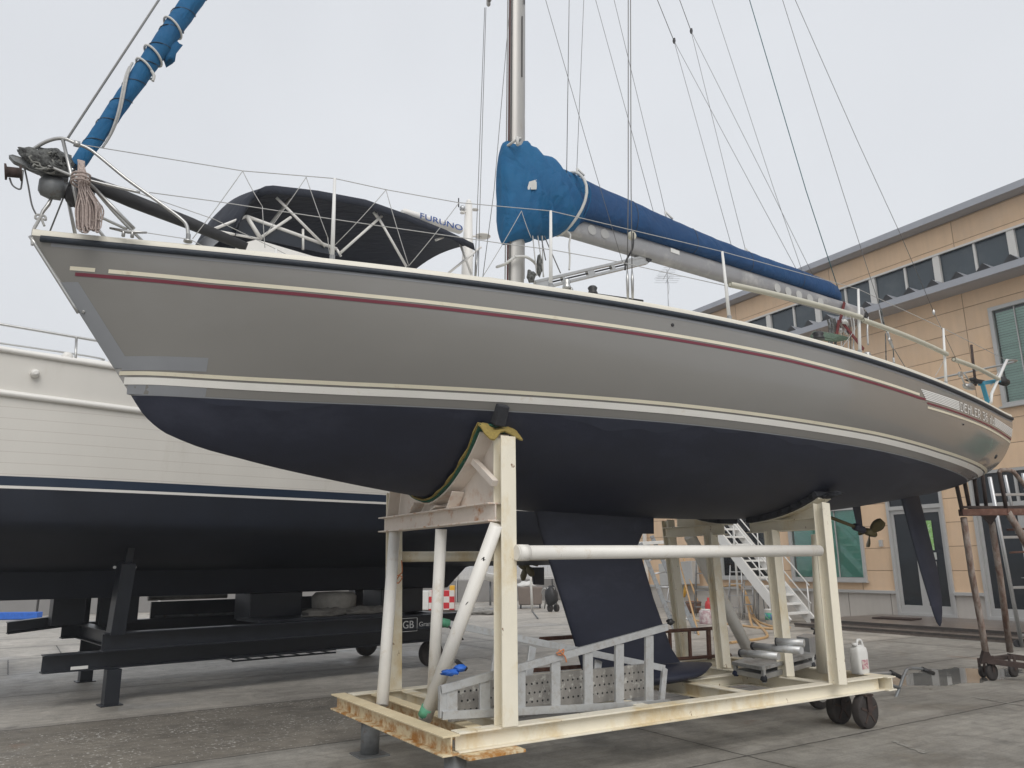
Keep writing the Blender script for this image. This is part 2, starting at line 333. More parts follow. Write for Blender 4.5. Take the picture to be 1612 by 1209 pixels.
    h = mth('SUBTRACT', mth('ADD', mth('MULTIPLY', noi(60, 6, .7), .6), mth('MULTIPLY', noi(9, 5), .6)), mth('MULTIPLY', joint, 2.))
    L(mth('SUBTRACT', .7, mth('MULTIPLY', pud, .69)), bp.inputs['Strength']); L(h, bp.inputs['Height']); L(bp.outputs[0], b.inputs['Normal'])
    return m
g = MB()
g.add([(-600, -30, 0), (600, -30, 0), (600, 900, 0), (-600, 900, 0)], [(0, 1, 2, 3)])
g.build('ground', ground_mat(), kind='structure', origin=(0, 0, 0))
# worn white paint marks (thin patches of paint)
pm = mat('worn_paint', (.34, .33, .30), .7, var=.3, scale=20, col2=(.16, .14, .12), thr=(.45, .6), mscale=12)
for i, (a0, b0, a1, b1, w_) in enumerate(((9.5, 5.2, 9.3, 4.2, .05), (6.72, 4.42, 6.52, 4.02, .09))):
    r = MB(); pts = [lin((a0, b0), (a1, b1), k/8) for k in range(9)]
    l_ = []; r_ = []
    for k, p in enumerate(pts):
        ww = w_*(.35+.65*abs(math.sin(k*1.9+i)))*.5; l_.append(W(p[0]+ww, p[1], .004)); r_.append(W(p[0]-ww, p[1], .004))
    r.grid([l_, r_], smooth=False); r.build('paint_marking', pm, kind='structure')

# ------------------------------------------------------------ building
def panel_mat(name, c, zstep, zoff, cstep, coff, c2, lw=.014):
    m = mat(name, c, .75, var=.07, scale=1.2, col2=c2, thr=(.5, .8), mscale=.5)
    t = m.node_tree; L = t.links.new; b = t.nodes['Principled BSDF']; src = b.inputs['Base Color'].links[0].from_socket
    tc = [n for n in t.nodes if n.type == 'TEX_COORD'][0]; s = t.nodes.new('ShaderNodeSeparateXYZ'); L(tc.outputs['Object'], s.inputs[0])
    def mth(op, x, y=None):
        n = t.nodes.new('ShaderNodeMath'); n.operation = op
        for i, q in enumerate((x, y)):
            if q is None: continue
            if isinstance(q, (int, float)): n.inputs[i].default_value = q
            else: L(q, n.inputs[i])
        return n.outputs[0]
    cdot = mth('ADD', mth('MULTIPLY', s.outputs[0], float(C[0])), mth('MULTIPLY', s.outputs[1], float(C[1])))
    u = mth('MULTIPLY', mth('PINGPONG', mth('DIVIDE', mth('SUBTRACT', s.outputs[2], zoff), zstep), .5), zstep)
    v = mth('MULTIPLY', mth('PINGPONG', mth('DIVIDE', mth('SUBTRACT', cdot, coff), cstep), .5), cstep)
    cbn = t.nodes.new('ShaderNodeCombineXYZ'); L(mth('FLOOR', mth('DIVIDE', mth('SUBTRACT', s.outputs[2], zoff), zstep)), cbn.inputs[0]); L(mth('FLOOR', mth('DIVIDE', mth('SUBTRACT', cdot, coff), cstep)), cbn.inputs[1])
    wn = t.nodes.new('ShaderNodeTexWhiteNoise'); L(cbn.outputs[0], wn.inputs['Vector']); wr = t.nodes.new('ShaderNodeMapRange'); wr.inputs[3].default_value = .93; wr.inputs[4].default_value = 1.05; L(wn.outputs['Value'], wr.inputs[0])
    stm_ = t.nodes.new('ShaderNodeMapping'); stm_.inputs['Scale'].default_value = (5, 5, .35); L(tc.outputs['Object'], stm_.inputs[0]); stn = t.nodes.new('ShaderNodeTexNoise'); stn.inputs['Scale'].default_value = 1.5; stn.inputs['Detail'].default_value = 6; L(stm_.outputs[0], stn.inputs['Vector']); sr_ = t.nodes.new('ShaderNodeMapRange'); sr_.inputs[1].default_value = .35; sr_.inputs[2].default_value = .7; sr_.inputs[3].default_value = 1.02; sr_.inputs[4].default_value = .955; L(stn.outputs['Fac'], sr_.inputs[0])
    mw = t.nodes.new('ShaderNodeMix'); mw.data_type = 'RGBA'; mw.blend_type = 'MULTIPLY'; mw.inputs[0].default_value = 1; L(src, mw.inputs[6]); L(mth('MULTIPLY', wr.outputs[0], sr_.outputs[0]), mw.inputs[7]); src = mw.outputs[2]
    jn = mth('MINIMUM', u, v); r = t.nodes.new('ShaderNodeMapRange'); r.inputs[1].default_value = lw*.5; r.inputs[2].default_value = lw; r.inputs[3].default_value = 1; r.inputs[4].default_value = 0; L(jn, r.inputs[0])
    mx = t.nodes.new('ShaderNodeMix'); mx.data_type = 'RGBA'; L(mth('MULTIPLY', r.outputs[0], .75), mx.inputs[0]); L(src, mx.inputs[6]); mx.inputs[7].default_value = (c[0]*.34, c[1]*.3, c[2]*.28, 1); L(mx.outputs[2], b.inputs['Base Color'])
    bp = t.nodes.new('ShaderNodeBump'); bp.invert = True; bp.inputs['Distance'].default_value = .01; L(r.outputs[0], bp.inputs['Height']); L(bp.outputs[0], b.inputs['Normal'])
    return m
K.panel = panel_mat('peach_panel', (.74, .535, .355), .57, .70, 3.64, -10.95, (.70, .54, .40), .010)
K.base = panel_mat('white_base_panel', (.52, .49, .45), 3.0, 1.5, 1.25, -12.9, (.42, .39, .35), .012)
K.frame = mat('grey_frame', (.46, .46, .45), .5, .2, var=.05)
K.pillar = mat('white_pillar', (.66, .65, .62), .5, var=.04)
K.eave = mat('eave_metal', (.36, .375, .41), .45, .2, var=.08, scale=2)
K.roofm = mat('roof_metal', (.30, .31, .33), .5, .4, var=.1)
K.glassk = mat('dark_glass', (.014, .019, .024), .05, var=.35, scale=.6, spec=.45)
K.glassc = mat('clerestory_glass', (.045, .062, .075), .10, var=.35, scale=.35, spec=.6, col2=(.10, .12, .13), thr=(.5, .8), mscale=.5)
K.blind = mat('green_blind', (.62, .76, .68), .6, var=.05)
K.blind2 = mat('teal_blind', (.18, .64, .52), .6, var=.05)
K.tile = mat('brown_tile', (.15, .122, .105), .35, var=.3, scale=14, col2=(.22, .19, .165), thr=(.45, .7), mscale=3)
K.tilek = mat('step_edge', (.055, .048, .042), .6, var=.4, scale=9)
C0, C1 = -22.8, 3.5
bld = thing('office_building', 'long peach-panelled office building with white base and grey eaves behind the yachts', 'building', BD(-10, 0, 0))
FLR = .18
# wall openings: (c0,c1,z0,z1) ; the wall is made as strips around openings
ops = [(-18.75, -16.75, 1.02, 2.98), (-15.95, -13.5, 1.00, 2.97), (-12.72, -11.2, FLR, 3.35), (-10.5, -8.1, FLR, 3.55), (-6.5, -4.5, 1.0, 2.97), (-9.46, -6.6, 4.96, 7.36), (-4.8, -2.2, 4.96, 7.36)]
zs_ = [FLR, .70]; 
def wallgrid(z0, z1, name, m, thick=.25):
    r = MB(); zc = sorted({z0, z1} | {z for o in ops for z in (o[2], o[3]) if z0 < z < z1}); cc = sorted({C0, C1} | {c for o in ops for c in (o[0], o[1])})
    for i in range(len(zc)-1):
        j = 0
        while j < len(cc)-1:
            zm = (zc[i]+zc[i+1])/2
            if any(o[0] <= (cc[j]+cc[j+1])/2 <= o[1] and o[2] <= zm <= o[3] for o in ops): j += 1; continue
            k = j
            while k+1 < len(cc)-1 and not any(o[0] <= (cc[k+1]+cc[k+2])/2 <= o[1] and o[2] <= zm <= o[3] for o in ops): k += 1
            a0, a1 = cc[j], cc[k+1]; z_0, z_1 = zc[i], zc[i+1]
            r.add([BD(a0, 0, z_0), BD(a1, 0, z_0), BD(a1, 0, z_1), BD(a0, 0, z_1)], [(0, 1, 2, 3)])
            j = k+1
    for o in ops:                                    # reveals
        a0, a1, q0, q1 = o; q0, q1 = max(q0, z0), min(q1, z1)
        if q1 <= q0: continue
        for ca in (a0, a1): r.add([BD(ca, 0, q0), BD(ca, -thick, q0), BD(ca, -thick, q1), BD(ca, 0, q1)], [(0, 1, 2, 3)])
        if o[3] <= z1: r.add([BD(a0, 0, q1), BD(a1, 0, q1), BD(a1, -thick, q1), BD(a0, -thick, q1)], [(0, 1, 2, 3)])
        if o[2] >= z0: r.add([BD(a0, 0, q0), BD(a1, 0, q0), BD(a1, -thick, q0), BD(a0, -thick, q0)], [(0, 1, 2, 3)])
    if name == 'wall':                                   # closed building body
        for c in (C0, C1): r.add([BD(c, 0, z0), BD(c, -10, z0), BD(c, -10, 9.8), BD(c, 0, 9.8)], [(0, 1, 2, 3)])
        r.add([BD(C0, -10, 0), BD(C1, -10, 0), BD(C1, -10, 9.8), BD(C0, -10, 9.8)], [(0, 1, 2, 3)])
    return r.build(name, m, bld)
wallgrid(.70, 8.02, 'wall', K.panel); wallgrid(.0, .70, 'base_wall', K.base)
r = MB()                                            # dark interior liner so that glass has depth behind it
for z0, z1 in ((.2, 3.9), (4.3, 7.9)):
    r.add([BD(C0+.1, -3, z0), BD(C1-.1, -3, z0), BD(C1-.1, -3, z1), BD(C0+.1, -3, z1), BD(C0+.1, -.3, z0), BD(C1-.1, -.3, z0), BD(C1-.1, -.3, z1), BD(C0+.1, -.3, z1)], [(0, 1, 2, 3), (0, 1, 5, 4), (2, 3, 7, 6)])
r.build('interior', mat('room', (.2, .2, .2), .9), bld)
for a0, a1 in ((C0, -12.72), (-11.2, -10.5), (-8.1, C1)):
    beamo('sill_ledge', BD(a0, .03, .735), BD(a1, .03, .735), .10, .075, K.frame, bld)
def rect_frame(p, c0, c1, z0, z1, off, w_, d, m, name='window_frame'):
    r = MB(); r.beam(BD(c0, off, z0+w_/2), BD(c1, off, z0+w_/2), d, w_); r.beam(BD(c0, off, z1-w_/2), BD(c1, off, z1-w_/2), d, w_)
    r.beam(BD(c0+w_/2, off, z0+w_), BD(c0+w_/2, off, z1-w_), w_, d, up=CN); r.beam(BD(c1-w_/2, off, z0+w_), BD(c1-w_/2, off, z1-w_), w_, d, up=CN)
    return r.build(name, m, p, .003)
def blinds(p, c0, c1, z0, z1, off, m, step=.062, name='blind'):
    r = MB(); z = z0+step/2; k = 0
    while z < z1:
        tl = .012+.004*math.sin(k*1.3); dz = .031
        r.add([BD(c0, off-tl, z+dz), BD(c1, off-tl, z+dz), BD(c1, off+tl, z-dz), BD(c0, off+tl, z-dz)], [(0, 1, 2, 3)]); z += step; k += 1
    return r.build(name, m, p)
def glass_mat():
    m = bpy.data.materials.new('window_glass'); m.use_nodes = True; t = m.node_tree; t.nodes.clear(); o = t.nodes.new('ShaderNodeOutputMaterial')
    g_ = t.nodes.new('ShaderNodeBsdfGlossy'); g_.inputs['Roughness'].default_value = .03; tr = t.nodes.new('ShaderNodeBsdfTransparent'); tr.inputs[0].default_value = (.92, .97, .96, 1)
    f = t.nodes.new('ShaderNodeFresnel'); f.inputs[0].default_value = 1.5; mx = t.nodes.new('ShaderNodeMixShader'); t.links.new(f.outputs[0], mx.inputs[0]); t.links.new(tr.outputs[0], mx.inputs[1]); t.links.new(g_.outputs[0], mx.inputs[2]); t.links.new(mx.outputs[0], o.inputs[0]); return m
K.glass = glass_mat()
def window(c0, c1, z0, z1, bm, bz0=None, lab=None, mull=()):
    wf = rect_frame(bld, c0, c1, z0, z1, .0, .09, .10, K.frame, 'window'); 
    if lab: wf['label'] = lab
    MB().beam(BD(c0+.09, -.02, (z0+z1)/2), BD(c1-.09, -.02, (z0+z1)/2), .012, z1-z0-.18).build('pane', K.glass, wf) if False else None
    r = MB(); r.add([BD(c0+.09, -.02, z0+.09), BD(c1-.09, -.02, z0+.09), BD(c1-.09, -.02, z1-.09), BD(c0+.09, -.02, z1-.09), BD(c0+.09, -.026, z0+.09), BD(c1-.09, -.026, z0+.09), BD(c1-.09, -.026, z1-.09), BD(c0+.09, -.026, z1-.09)], [(0, 1, 2, 3), (7, 6, 5, 4)]); r.build('pane', K.glass, wf)
    blinds(wf, c0+.1, c1-.1, (bz0 or z0)+.1, z1-.1, -.09, bm)
    for cm in mull: beamo('mullion', BD(cm, -.01, z0+.09), BD(cm, -.01, z1-.09), .02, .05, K.frame, wf, up=CN)
    beamo('sill', BD(c0-.04, .07, z0-.02), BD(c1+.04, .07, z0-.02), .12, .04, K.frame, wf)
    return wf
window(-18.75, -16.75, 1.02, 2.98, K.blind2, 1.25); window(-15.95, -13.5, 1.00, 2.97, K.blind2, mull=(-14.35,)); window(-6.5, -4.5, 1.0, 2.97, K.blind2)
window(-9.46, -6.6, 4.96, 7.36, K.blind, mull=(-8.9,)); window(-4.8, -2.2, 4.96, 7.36, K.blind)
# doors
def door(c0, c1, split, ztop, trans, lab):
    d = rect_frame(bld, c0, c1, FLR, ztop, -.01, .07, .12, K.frame, 'door'); d['label'] = lab
    beamo('transom_bar', BD(c0+.07, -.01, trans), BD(c1-.07, -.01, trans), .1, .1, K.frame, d)
    r = MB()
    for a0, a1 in ((c0+.07, split), (split, c1-.07)):
        rr = MB(); z0, z1 = FLR+.07, trans-.05; s = .085
        rr.beam(BD(a0, -.03, z0+.09), BD(a1, -.03, z0+.09), .05, .18); rr.beam(BD(a0, -.03, z1-.05), BD(a1, -.03, z1-.05), .05, .10)
        rr.beam(BD(a0+s/2, -.03, z0+.18), BD(a0+s/2, -.03, z1-.1), s, .05, up=CN); rr.beam(BD(a1-s/2, -.03, z0+.18), BD(a1-s/2, -.03, z1-.1), s, .05, up=CN)
        lf = rr.build('door_leaf', K.frame, d, .003)
    for a0, a1, z0, z1 in ((c0+.1, c1-.1, FLR+.2, trans-.1), (c0+.07, c1-.07, trans+.05, ztop-.07)):
        q = MB(); q.add([BD(a0, -.035, z0), BD(a1, -.035, z0), BD(a1, -.035, z1), BD(a0, -.035, z1)], [(0, 1, 2, 3)]); q.build('door_glass', K.glassk, d)
    return d
d1 = door(-12.72, -11.2, -11.98, 3.35, 2.83, 'grey glass double door with green and white notices')
MB().beam(BD(-11.80, -.02, 2.12), BD(-11.58, -.02, 2.12), .006, .72).build('notice', mat('green_notice', (.28, .55, .16), .6, var=.35, scale=9, col2=(.6, .7, .55), thr=(.5, .6), mscale=22), d1, label='green notice strip')
MB().beam(BD(-11.80, -.02, 1.62), BD(-11.55, -.02, 1.62), .006, .17).build('notice', mat('white_notice', (.5, .53, .5), .6, var=.2, scale=30), d1, label='small white notice')
MB().beam(BD(-11.69, -.02, 1.34), BD(-11.58, -.02, 1.34), .006, .30).build('notice', K.plas, d1, label='narrow white notice')
q = MB()
for k in range(7): q.beam(BD(-12.55+.05*k, -.06, 2.02+.05*math.sin(k*2.1)), BD(-12.47+.05*k, -.06, 2.02+.05*math.sin(k*2.1)), .004, .035)
q.build('sticker', mat('blue_sticker', (.03, .16, .55), .5), d1)
d2 = door(-10.5, -8.1, -9.45, 3.55, 2.75, 'wide glass entrance door with a steel lever handle')
tubeo('handle', [BD(-9.62, .06, 1.12), BD(-9.42, .06, 1.12), BD(-9.42, -.02, 1.12)], .012, K.steel, d2)
beamo('mullion', BD(-9.45, 0, 2.8), BD(-9.45, 0, 3.48), .05, .06, K.frame, d2, up=CN)
beamo('junction_box', BD(-12.98, .03, 1.88), BD(-12.98, .03, 2.05), .09, .06, K.frame, bld, up=CN)
# eaves, lower folded-plate roof, clerestory
g_ = MB(); g_.beam(BD(C0-.3, .62, 8.0), BD(C1, .62, 8.0), .14, .17); g_.beam(BD(C0-.3, .3, 7.93), BD(C1, .3, 7.93), .56, .04); g_.build('lower_gutter', K.eave, bld)
c = C0
while c < C1:
    f = MB(); w2 = .22
    f.add([BD(c-w2, .55, 8.09), BD(c+w2, .55, 8.09), BD(c+w2*.08, .55, 8.30), BD(c-w2*.08, .55, 8.30), BD(c-w2*.2, -.12, 8.20), BD(c+w2*.2, -.12, 8.20), BD(c-w2, -.12, 8.09), BD(c+w2, -.12, 8.09)], [(0, 1, 2, 3)], 0)
    f.add([BD(c-w2, .55, 8.09), BD(c-w2*.08, .55, 8.30), BD(c-w2*.08, -.12, 8.30), BD(c-w2, -.12, 8.09), BD(c+w2, .55, 8.09), BD(c+w2*.08, .55, 8.30), BD(c+w2*.08, -.12, 8.30), BD(c+w2, -.12, 8.09)], [(0, 1, 2, 3), (7, 6, 5, 4), (1, 5, 6, 2)], 1)
    f.build('roof_fold', [K.dark, K.eave], bld); c += .62
cl = MB(); cl.add([BD(C0, 0, 9.08), BD(C1, 0, 9.08), BD(C1, 0, 9.84), BD(C0, 0, 9.84)], [(0, 1, 2, 3)]); cl.build('upper_wall', K.panel, bld)
c = -10.53-1.82*7; k = 0
while c < C1:
    beamo('clerestory_post', BD(c, -.04, 8.02), BD(c, -.04, 9.08), .17, .12, K.pillar, bld, up=CN)
    beamo('clerestory_mullion', BD(c+.95, -.05, 8.02), BD(c+.95, -.05, 9.08), .055, .08, K.pillar, bld, up=CN)
    q = MB(); q.add([BD(c+.085, -.06, 8.02), BD(c+1.735, -.06, 8.02), BD(c+1.735, -.06, 9.08), BD(c+.085, -.06, 9.08)], [(0, 1, 2, 3)]); q.build('clerestory_window', K.glassc, bld)
    c += 1.82
beamo('clerestory_head', BD(C0, .02, 9.10), BD(C1, .02, 9.10), .05, .05, K.pillar, bld)
r = MB(); r.beam(BD(C0-.3, .36, 9.93), BD(C1, .36, 9.93), .10, .17); r.beam(BD(C0-.3, .17, 9.86), BD(C1, .17, 9.86), .30, .03); r.build('roof_edge', K.eave, bld)
r = MB(); r.slab([BD(C0-.3, .3, 9.98), BD(C1, .3, 9.98), BD(C1, -10.2, 10.25), BD(C0-.3, -10.2, 10.25)], (0, 0, .05)); r.build('roof', K.roofm, bld)
beamo('downpipe', BD(-22.35, .12, .2), BD(-22.35, .12, 7.9), .1, .1, K.pillar, bld, up=CN)
# tiled platform with two steps
r = MB(); r.slab([BD(-13.2, 2.75, 0), BD(C1, 2.75, 0), BD(C1, 0, 0), BD(-13.2, 0, 0)], (0, 0, FLR)); r.slab([BD(-13.4, 3.1, 0), BD(C1, 3.1, 0), BD(C1, 2.752, 0), BD(-13.4, 2.752, 0)], (0, 0, .09))
tm = K.tile
r.build('entrance_steps', tm, kind='structure')
r = MB(); r.beam(BD(-13.2, 2.757, FLR-.022), BD(C1, 2.757, FLR-.022), .02, .05); r.beam(BD(-13.4, 3.107, .070), BD(C1, 3.107, .070), .02, .04); r.build('step_edging', K.tilek, kind='structure')
tag(MB().beam(qZ(1381, 972, .20), qZ(1443, 975, .20), .5, .03).build('door_mat', mat('dark_mat', (.035, .02, .015), .9, var=.3, scale=20), None, .004), 'dark brown door mat on the tiled step by the glass door', 'door mat')

# antenna on the office roof
an = thing('tv_antenna', 'thin rooftop television antenna seen above the yacht deck', 'antenna', qC(1053, 505, -3))
p0 = qC(1053, 505, -3); p1 = qC(1050, 425, -3)
tubeo('mast', [p0-Z*.35, p1], .022, K.alu, an)
r = MB(); bx = unit(C*.9+CN*.5)
r.tube([p1-Z*.12-bx*.8, p1-Z*.12+bx*.8], .012, 6)
for k in range(9):
    c_ = p1-Z*.12+bx*(-.75+k*.19); e_ = np.cross(bx, Z)*(.42-.02*k); r.tube([c_-e_, c_+e_], .007, 5)
r.tube([p1-Z*.45-bx*.4, p1-Z*.45+bx*.45], .010, 6)
for k in range(4):
    c_ = p1-Z*.45+bx*(-.35+k*.25); e_ = np.cross(bx, Z)*.5; r.tube([c_-e_, c_+e_], .007, 5)
r.build('aerial', K.alu, an); tubeo('cable', smoothpath([p1-Z*.45, p1-Z*.8+bx*.18, p1-Z*1.1+bx*.02]), .008, K.wire, an, 5)
# ------------------------------------------------------------ sailing yacht
BC, SB, SE = 6.0, -0.12, 11.1
def spl(xs, ys):
    xs = np.array(xs, float); ys = np.array(ys, float); h = np.diff(xs); d = np.diff(ys)/h; m = np.zeros(len(xs)); m[0] = d[0]; m[-1] = d[-1]
    for i in range(1, len(xs)-1): m[i] = (d[i-1]*h[i]+d[i]*h[i-1])/(h[i-1]+h[i])
    def f(x):
        i = min(max(int(np.searchsorted(xs, x))-1, 0), len(h)-1); t = (x-xs[i])/h[i]
        return float(ys[i]*(2*t**3-3*t*t+1)+m[i]*h[i]*(t**3-2*t*t+t)+ys[i+1]*(-2*t**3+3*t*t)+m[i+1]*h[i]*(t**3-t*t))
    return f
bd = spl([-.12, .3, .9, 2, 3.5, 5, 6.5, 8, 9.5, 11.1], [.015, .22, .50, .93, 1.35, 1.60, 1.68, 1.60, 1.36, .95])
zs = lambda s: float(np.polyval([0.00013299435977486975, -0.0026808356429625898, 0.017861558190595556, -0.08784654355775309, 3.7926336265345055], s))
_zk = spl([.6, .68, .8, 1.0, 1.4, 2.2, 3.2, 4.5, 5.8, 7, 8.2, 9.4, 10.4, 11.1], [2.746, 2.632, 2.525, 2.438, 2.341, 2.202, 2.081, 2.004, 1.992, 2.018, 2.125, 2.281, 2.438, 2.613])
zk = lambda s: 3.79-(s+.12)/.72*1.044 if s < .6 else _zk(s)
_pe = spl([-.12, 1, 2.5, 5, 7, 9, 11.1], [1.1, 1.2, 1.9, 2.7, 2.7, 2.3, 1.8]); _qe = spl([-.12, 1, 2.5, 5, 7, 9, 11.1], [1.1, 1.2, 1.5, 2.0, 2.1, 2.5, 3.2])
def half(s, z):
    w_ = min(max((z-zk(s))/(zs(s)-zk(s)), 0), 1); return bd(s)*(1-(1-w_)**_pe(s))**(1/_qe(s))
def HP(s, z, side=1, off=0.): # point on the hull skin; side=1 near (port)
    y = half(s, z)
    if off:
        e = .01; dys = (half(min(s+e, SE), z)-half(s-e, z))/(2*e); dyz = (half(s, z+e)-half(s, z-e))/(2*e)
        n = unit((-dys, 1, -dyz)); return W(s+n[0]*off, BC-side*(y+n[1]*off), z+n[2]*off)
    return W(s, BC-side*y, z)
T = lambda xs, ys: (lambda s: float(np.interp(s, xs, ys)))
cream_t = T([.13, .98, 2.0, 2.95, 4.07, 5.68, 7.75], [3.604, 3.538, 3.482, 3.441, 3.400, 3.341, 3.225])
boot_t = T([.45, 2.02, 4.48, 7.04, 8.47, 11.1], [2.912, 2.872, 2.830, 2.770, 2.718, 2.662])
paint = T([.6, 2.05, 4.54, 7.16, 8.75, 11.1], [2.746, 2.721, 2.672, 2.607, 2.555, 2.49])
yt = thing('sailing_yacht', 'grey-hulled sailing yacht with dark bottom and blue canvas covers on the cream steel cradle', 'sailboat', W(5.2, BC, .5))
st = list(np.concatenate([np.linspace(SB, .8, 24), np.linspace(.85, 3, 22)[0:], np.linspace(3.1, 10, 46), np.linspace(10.1, SE, 12)]))
def hull_rows(s, sd):
    zp = max(paint(s), zk(s)); z1 = zs(s); zz = [z1+(zp-z1)*k/12 for k in range(13)]
    k0 = zk(s); zz2 = [zp+(k0-zp)*(1-(1-k/16)**2) for k in range(1, 17)]
    return [HP(s, z, sd) for z in zz+zz2]
r = MB()
for sd in (1, -1):
    rows = [hull_rows(s, sd) for s in st]; n = len(rows[0]); V = [p for q in rows for p in q]; fa, fb = [], []
    for i in range(len(rows)-1):
        for j in range(n-1):
            f = (i*n+j, i*n+j+1, (i+1)*n+j+1, (i+1)*n+j); f = f if sd == 1 else f[::-1]
            (fa if j < 12 else fb).append(f)
    o = len(r.v); r.v += [tuple(p) for p in V]
    for fs, mi in ((fa, 0), (fb, 1)):
        for f in fs: r.f.append(tuple(i+o for i in f)); r.m.append(mi); r.s.append(True)
# transom, slightly raked
tn = [HP(SE, z, 1) for z in np.linspace(zs(SE), zk(SE)+.001, 18)]; tf = [HP(SE, z, -1) for z in np.linspace(zs(SE), zk(SE)+.001, 18)]
r.grid([tn, tf], 0, False)
hull = r.build('hull', [K.topside, K.antifoul], yt)
def strip(name, s0, s1, ft, fb, m, off=.003, n=None, side=1, rows=1, parent=None, **k):
    n = n or max(2, int((s1-s0)/.08)); r = MB(); top = []
    R = [[] for _ in range(rows+1)]
    for i in range(n+1):
        s = s0+(s1-s0)*i/n; a, b = ft(s), fb(s)
        for j in range(rows+1): R[j].append(HP(s, a+(b-a)*j/rows, side, off))
    r.grid(R, 0, True, flip=(side == 1)); return r.build(name, m, parent or hull, **k)
for side in (1, -1):
    strip('stripe', .36, 7.78, cream_t, lambda s: cream_t(s)-.026, K.cream, side=side)
    strip('stripe', .13, .28, cream_t, lambda s: cream_t(s)-.026, K.cream, side=side)
    strip('stripe', .165, 7.92, lambda s: cream_t(s)-.038, lambda s: cream_t(s)-.061, K.burg, side=side)
    strip('stripe', .51, 11.08, boot_t, lambda s: boot_t(s)-.026, K.cream, side=side)
    strip('stripe', .545, 11.0, lambda s: boot_t(s)-.040, lambda s: boot_t(s)-.088, K.white, side=side)
    strip('stripe', .62, 10.7, lambda s: paint(s)+.008, lambda s: paint(s), K.patch, side=side, off=.002)
    zA = lambda s: 3.150+(s-7.94)/(11.02-7.94)*(3.098-3.150); zB = lambda s: 3.108+(s-7.93)/3.09*(3.062-3.108)
    strip('stripe', 7.94, 11.09, zA, lambda s: zA(s)-.018, K.burg, side=side)
    strip('stripe', 7.95, 11.09, zB, lambda s: zB(s)-.022, K.cream, side=side)
    # six fine white lines that turn into lettering and back to lines
    GL = {'D': ('1110', '1001', '1001', '1001', '1001', '1110'), 'E': ('1111', '1000', '1110', '1000', '1000', '1111'), 'H': ('1001', '1001', '1111', '1001', '1001', '1001'), 'L': ('1000', '1000', '1000', '1000', '1000', '1111'),
          'R': ('1110', '1001', '1001', '1110', '1010', '1001'), '3': ('1110', '0001', '0110', '0001', '0001', '1110'), '6': ('0110', '1000', '1110', '1001', '1001', '0110'), ' ': ('00',)*6, 'd': ('0010', '0010', '1110', '1010', '1010', '1110'), 'b': ('100', '100', '111', '101', '101', '111')}
    txt = 'DEHLER 36 db'; segs = []
    s0, s1 = 8.80, 10.05; ncol = sum(len(GL[c_][0])+1 for c_ in txt); x = 0
    rowseg = [[] for _ in range(6)]
    seq = txt if side == 1 else txt
    for c_ in seq:
        g0 = GL[c_]
        for i in range(6):
            run = None
            for j, ch in enumerate(g0[i]+'0'):
                if ch == '1' and run is None: run = j
                if ch == '0' and run is not None: rowseg[i].append((x+run, x+j)); run = None
        x += len(g0[0])+1
    r = MB()
    for i in range(6):
        zt = lambda s, i=i: (3.276-.0176*i)+(s-7.82)/3.18*(-.054)
        L_ = [(7.82+.018*i, s0-.03), (s1, 11.09)]+[(s0+(s1-s0)*a/ncol, s0+(s1-s0)*b/ncol) for a, b in rowseg[i]]
        for a, b in L_:
            n = max(1, int((b-a)/.1)); R = [[HP(a+(b-a)*k/n, zt(a)-0, side, .003) if False else HP(a+(b-a)*k/n, zt(a+(b-a)*k/n), side, .003) for k in range(n+1)], [HP(a+(b-a)*k/n, zt(a+(b-a)*k/n)-.0135, side, .003) for k in range(n+1)]]
            r.grid(R, 0, True, flip=(side == 1))
    r.build('hull_lettering', K.wpaint, hull, label='white model lettering built from six fine lines')
    strip('repair_patch', .52, 1.04, lambda s: 3.008, lambda s: 2.915, K.patch, side=side, off=.0015, rows=3, label='lighter grey filler patch at the bow waterline')
    strip('repair_patch', .57, 1.06, lambda s: boot_t(s)-.09, lambda s: paint(s)+.008, K.patch, side=side, off=.0015, rows=2, label='lighter grey filler patch at the bow waterline')
    r = MB(); R = [[], [], [], []]                       # filler band down the stem
    for i in range(16):
        z = 3.50-(3.50-2.93)*i/15; s_ = -.12+(3.79-z)/1.044*.72
        for j in range(4): R[j].append(HP(s_+.004+j*.035, z, side, .0015))
    r.grid(R, 0, True, flip=(side == -1)); r.build('repair_patch', K.patch, hull, label='lighter grey filler band along the stem')
    strip('sheer_band', .0, SE, lambda s: zs(s)-.038, lambda s: zs(s)-.060, K.patch, side=side, off=.0015)
for s0_, s1_, h_ in ((3.55, 4.75, .075), (5.6, 6.9, .05), (1.0, 1.9, .05), (4.9, 5.3, .03), (7.4, 8.2, .04)):
    strip('scuff_mark', s0_, s1_, lambda s: paint(s)-.002, lambda s: paint(s)-.004-h_*abs(math.sin(math.pi*(s-s0_)/(s1_-s0_)))**.6*(1+.25*math.sin(s*13)), K.scuff, off=.0015, rows=2)
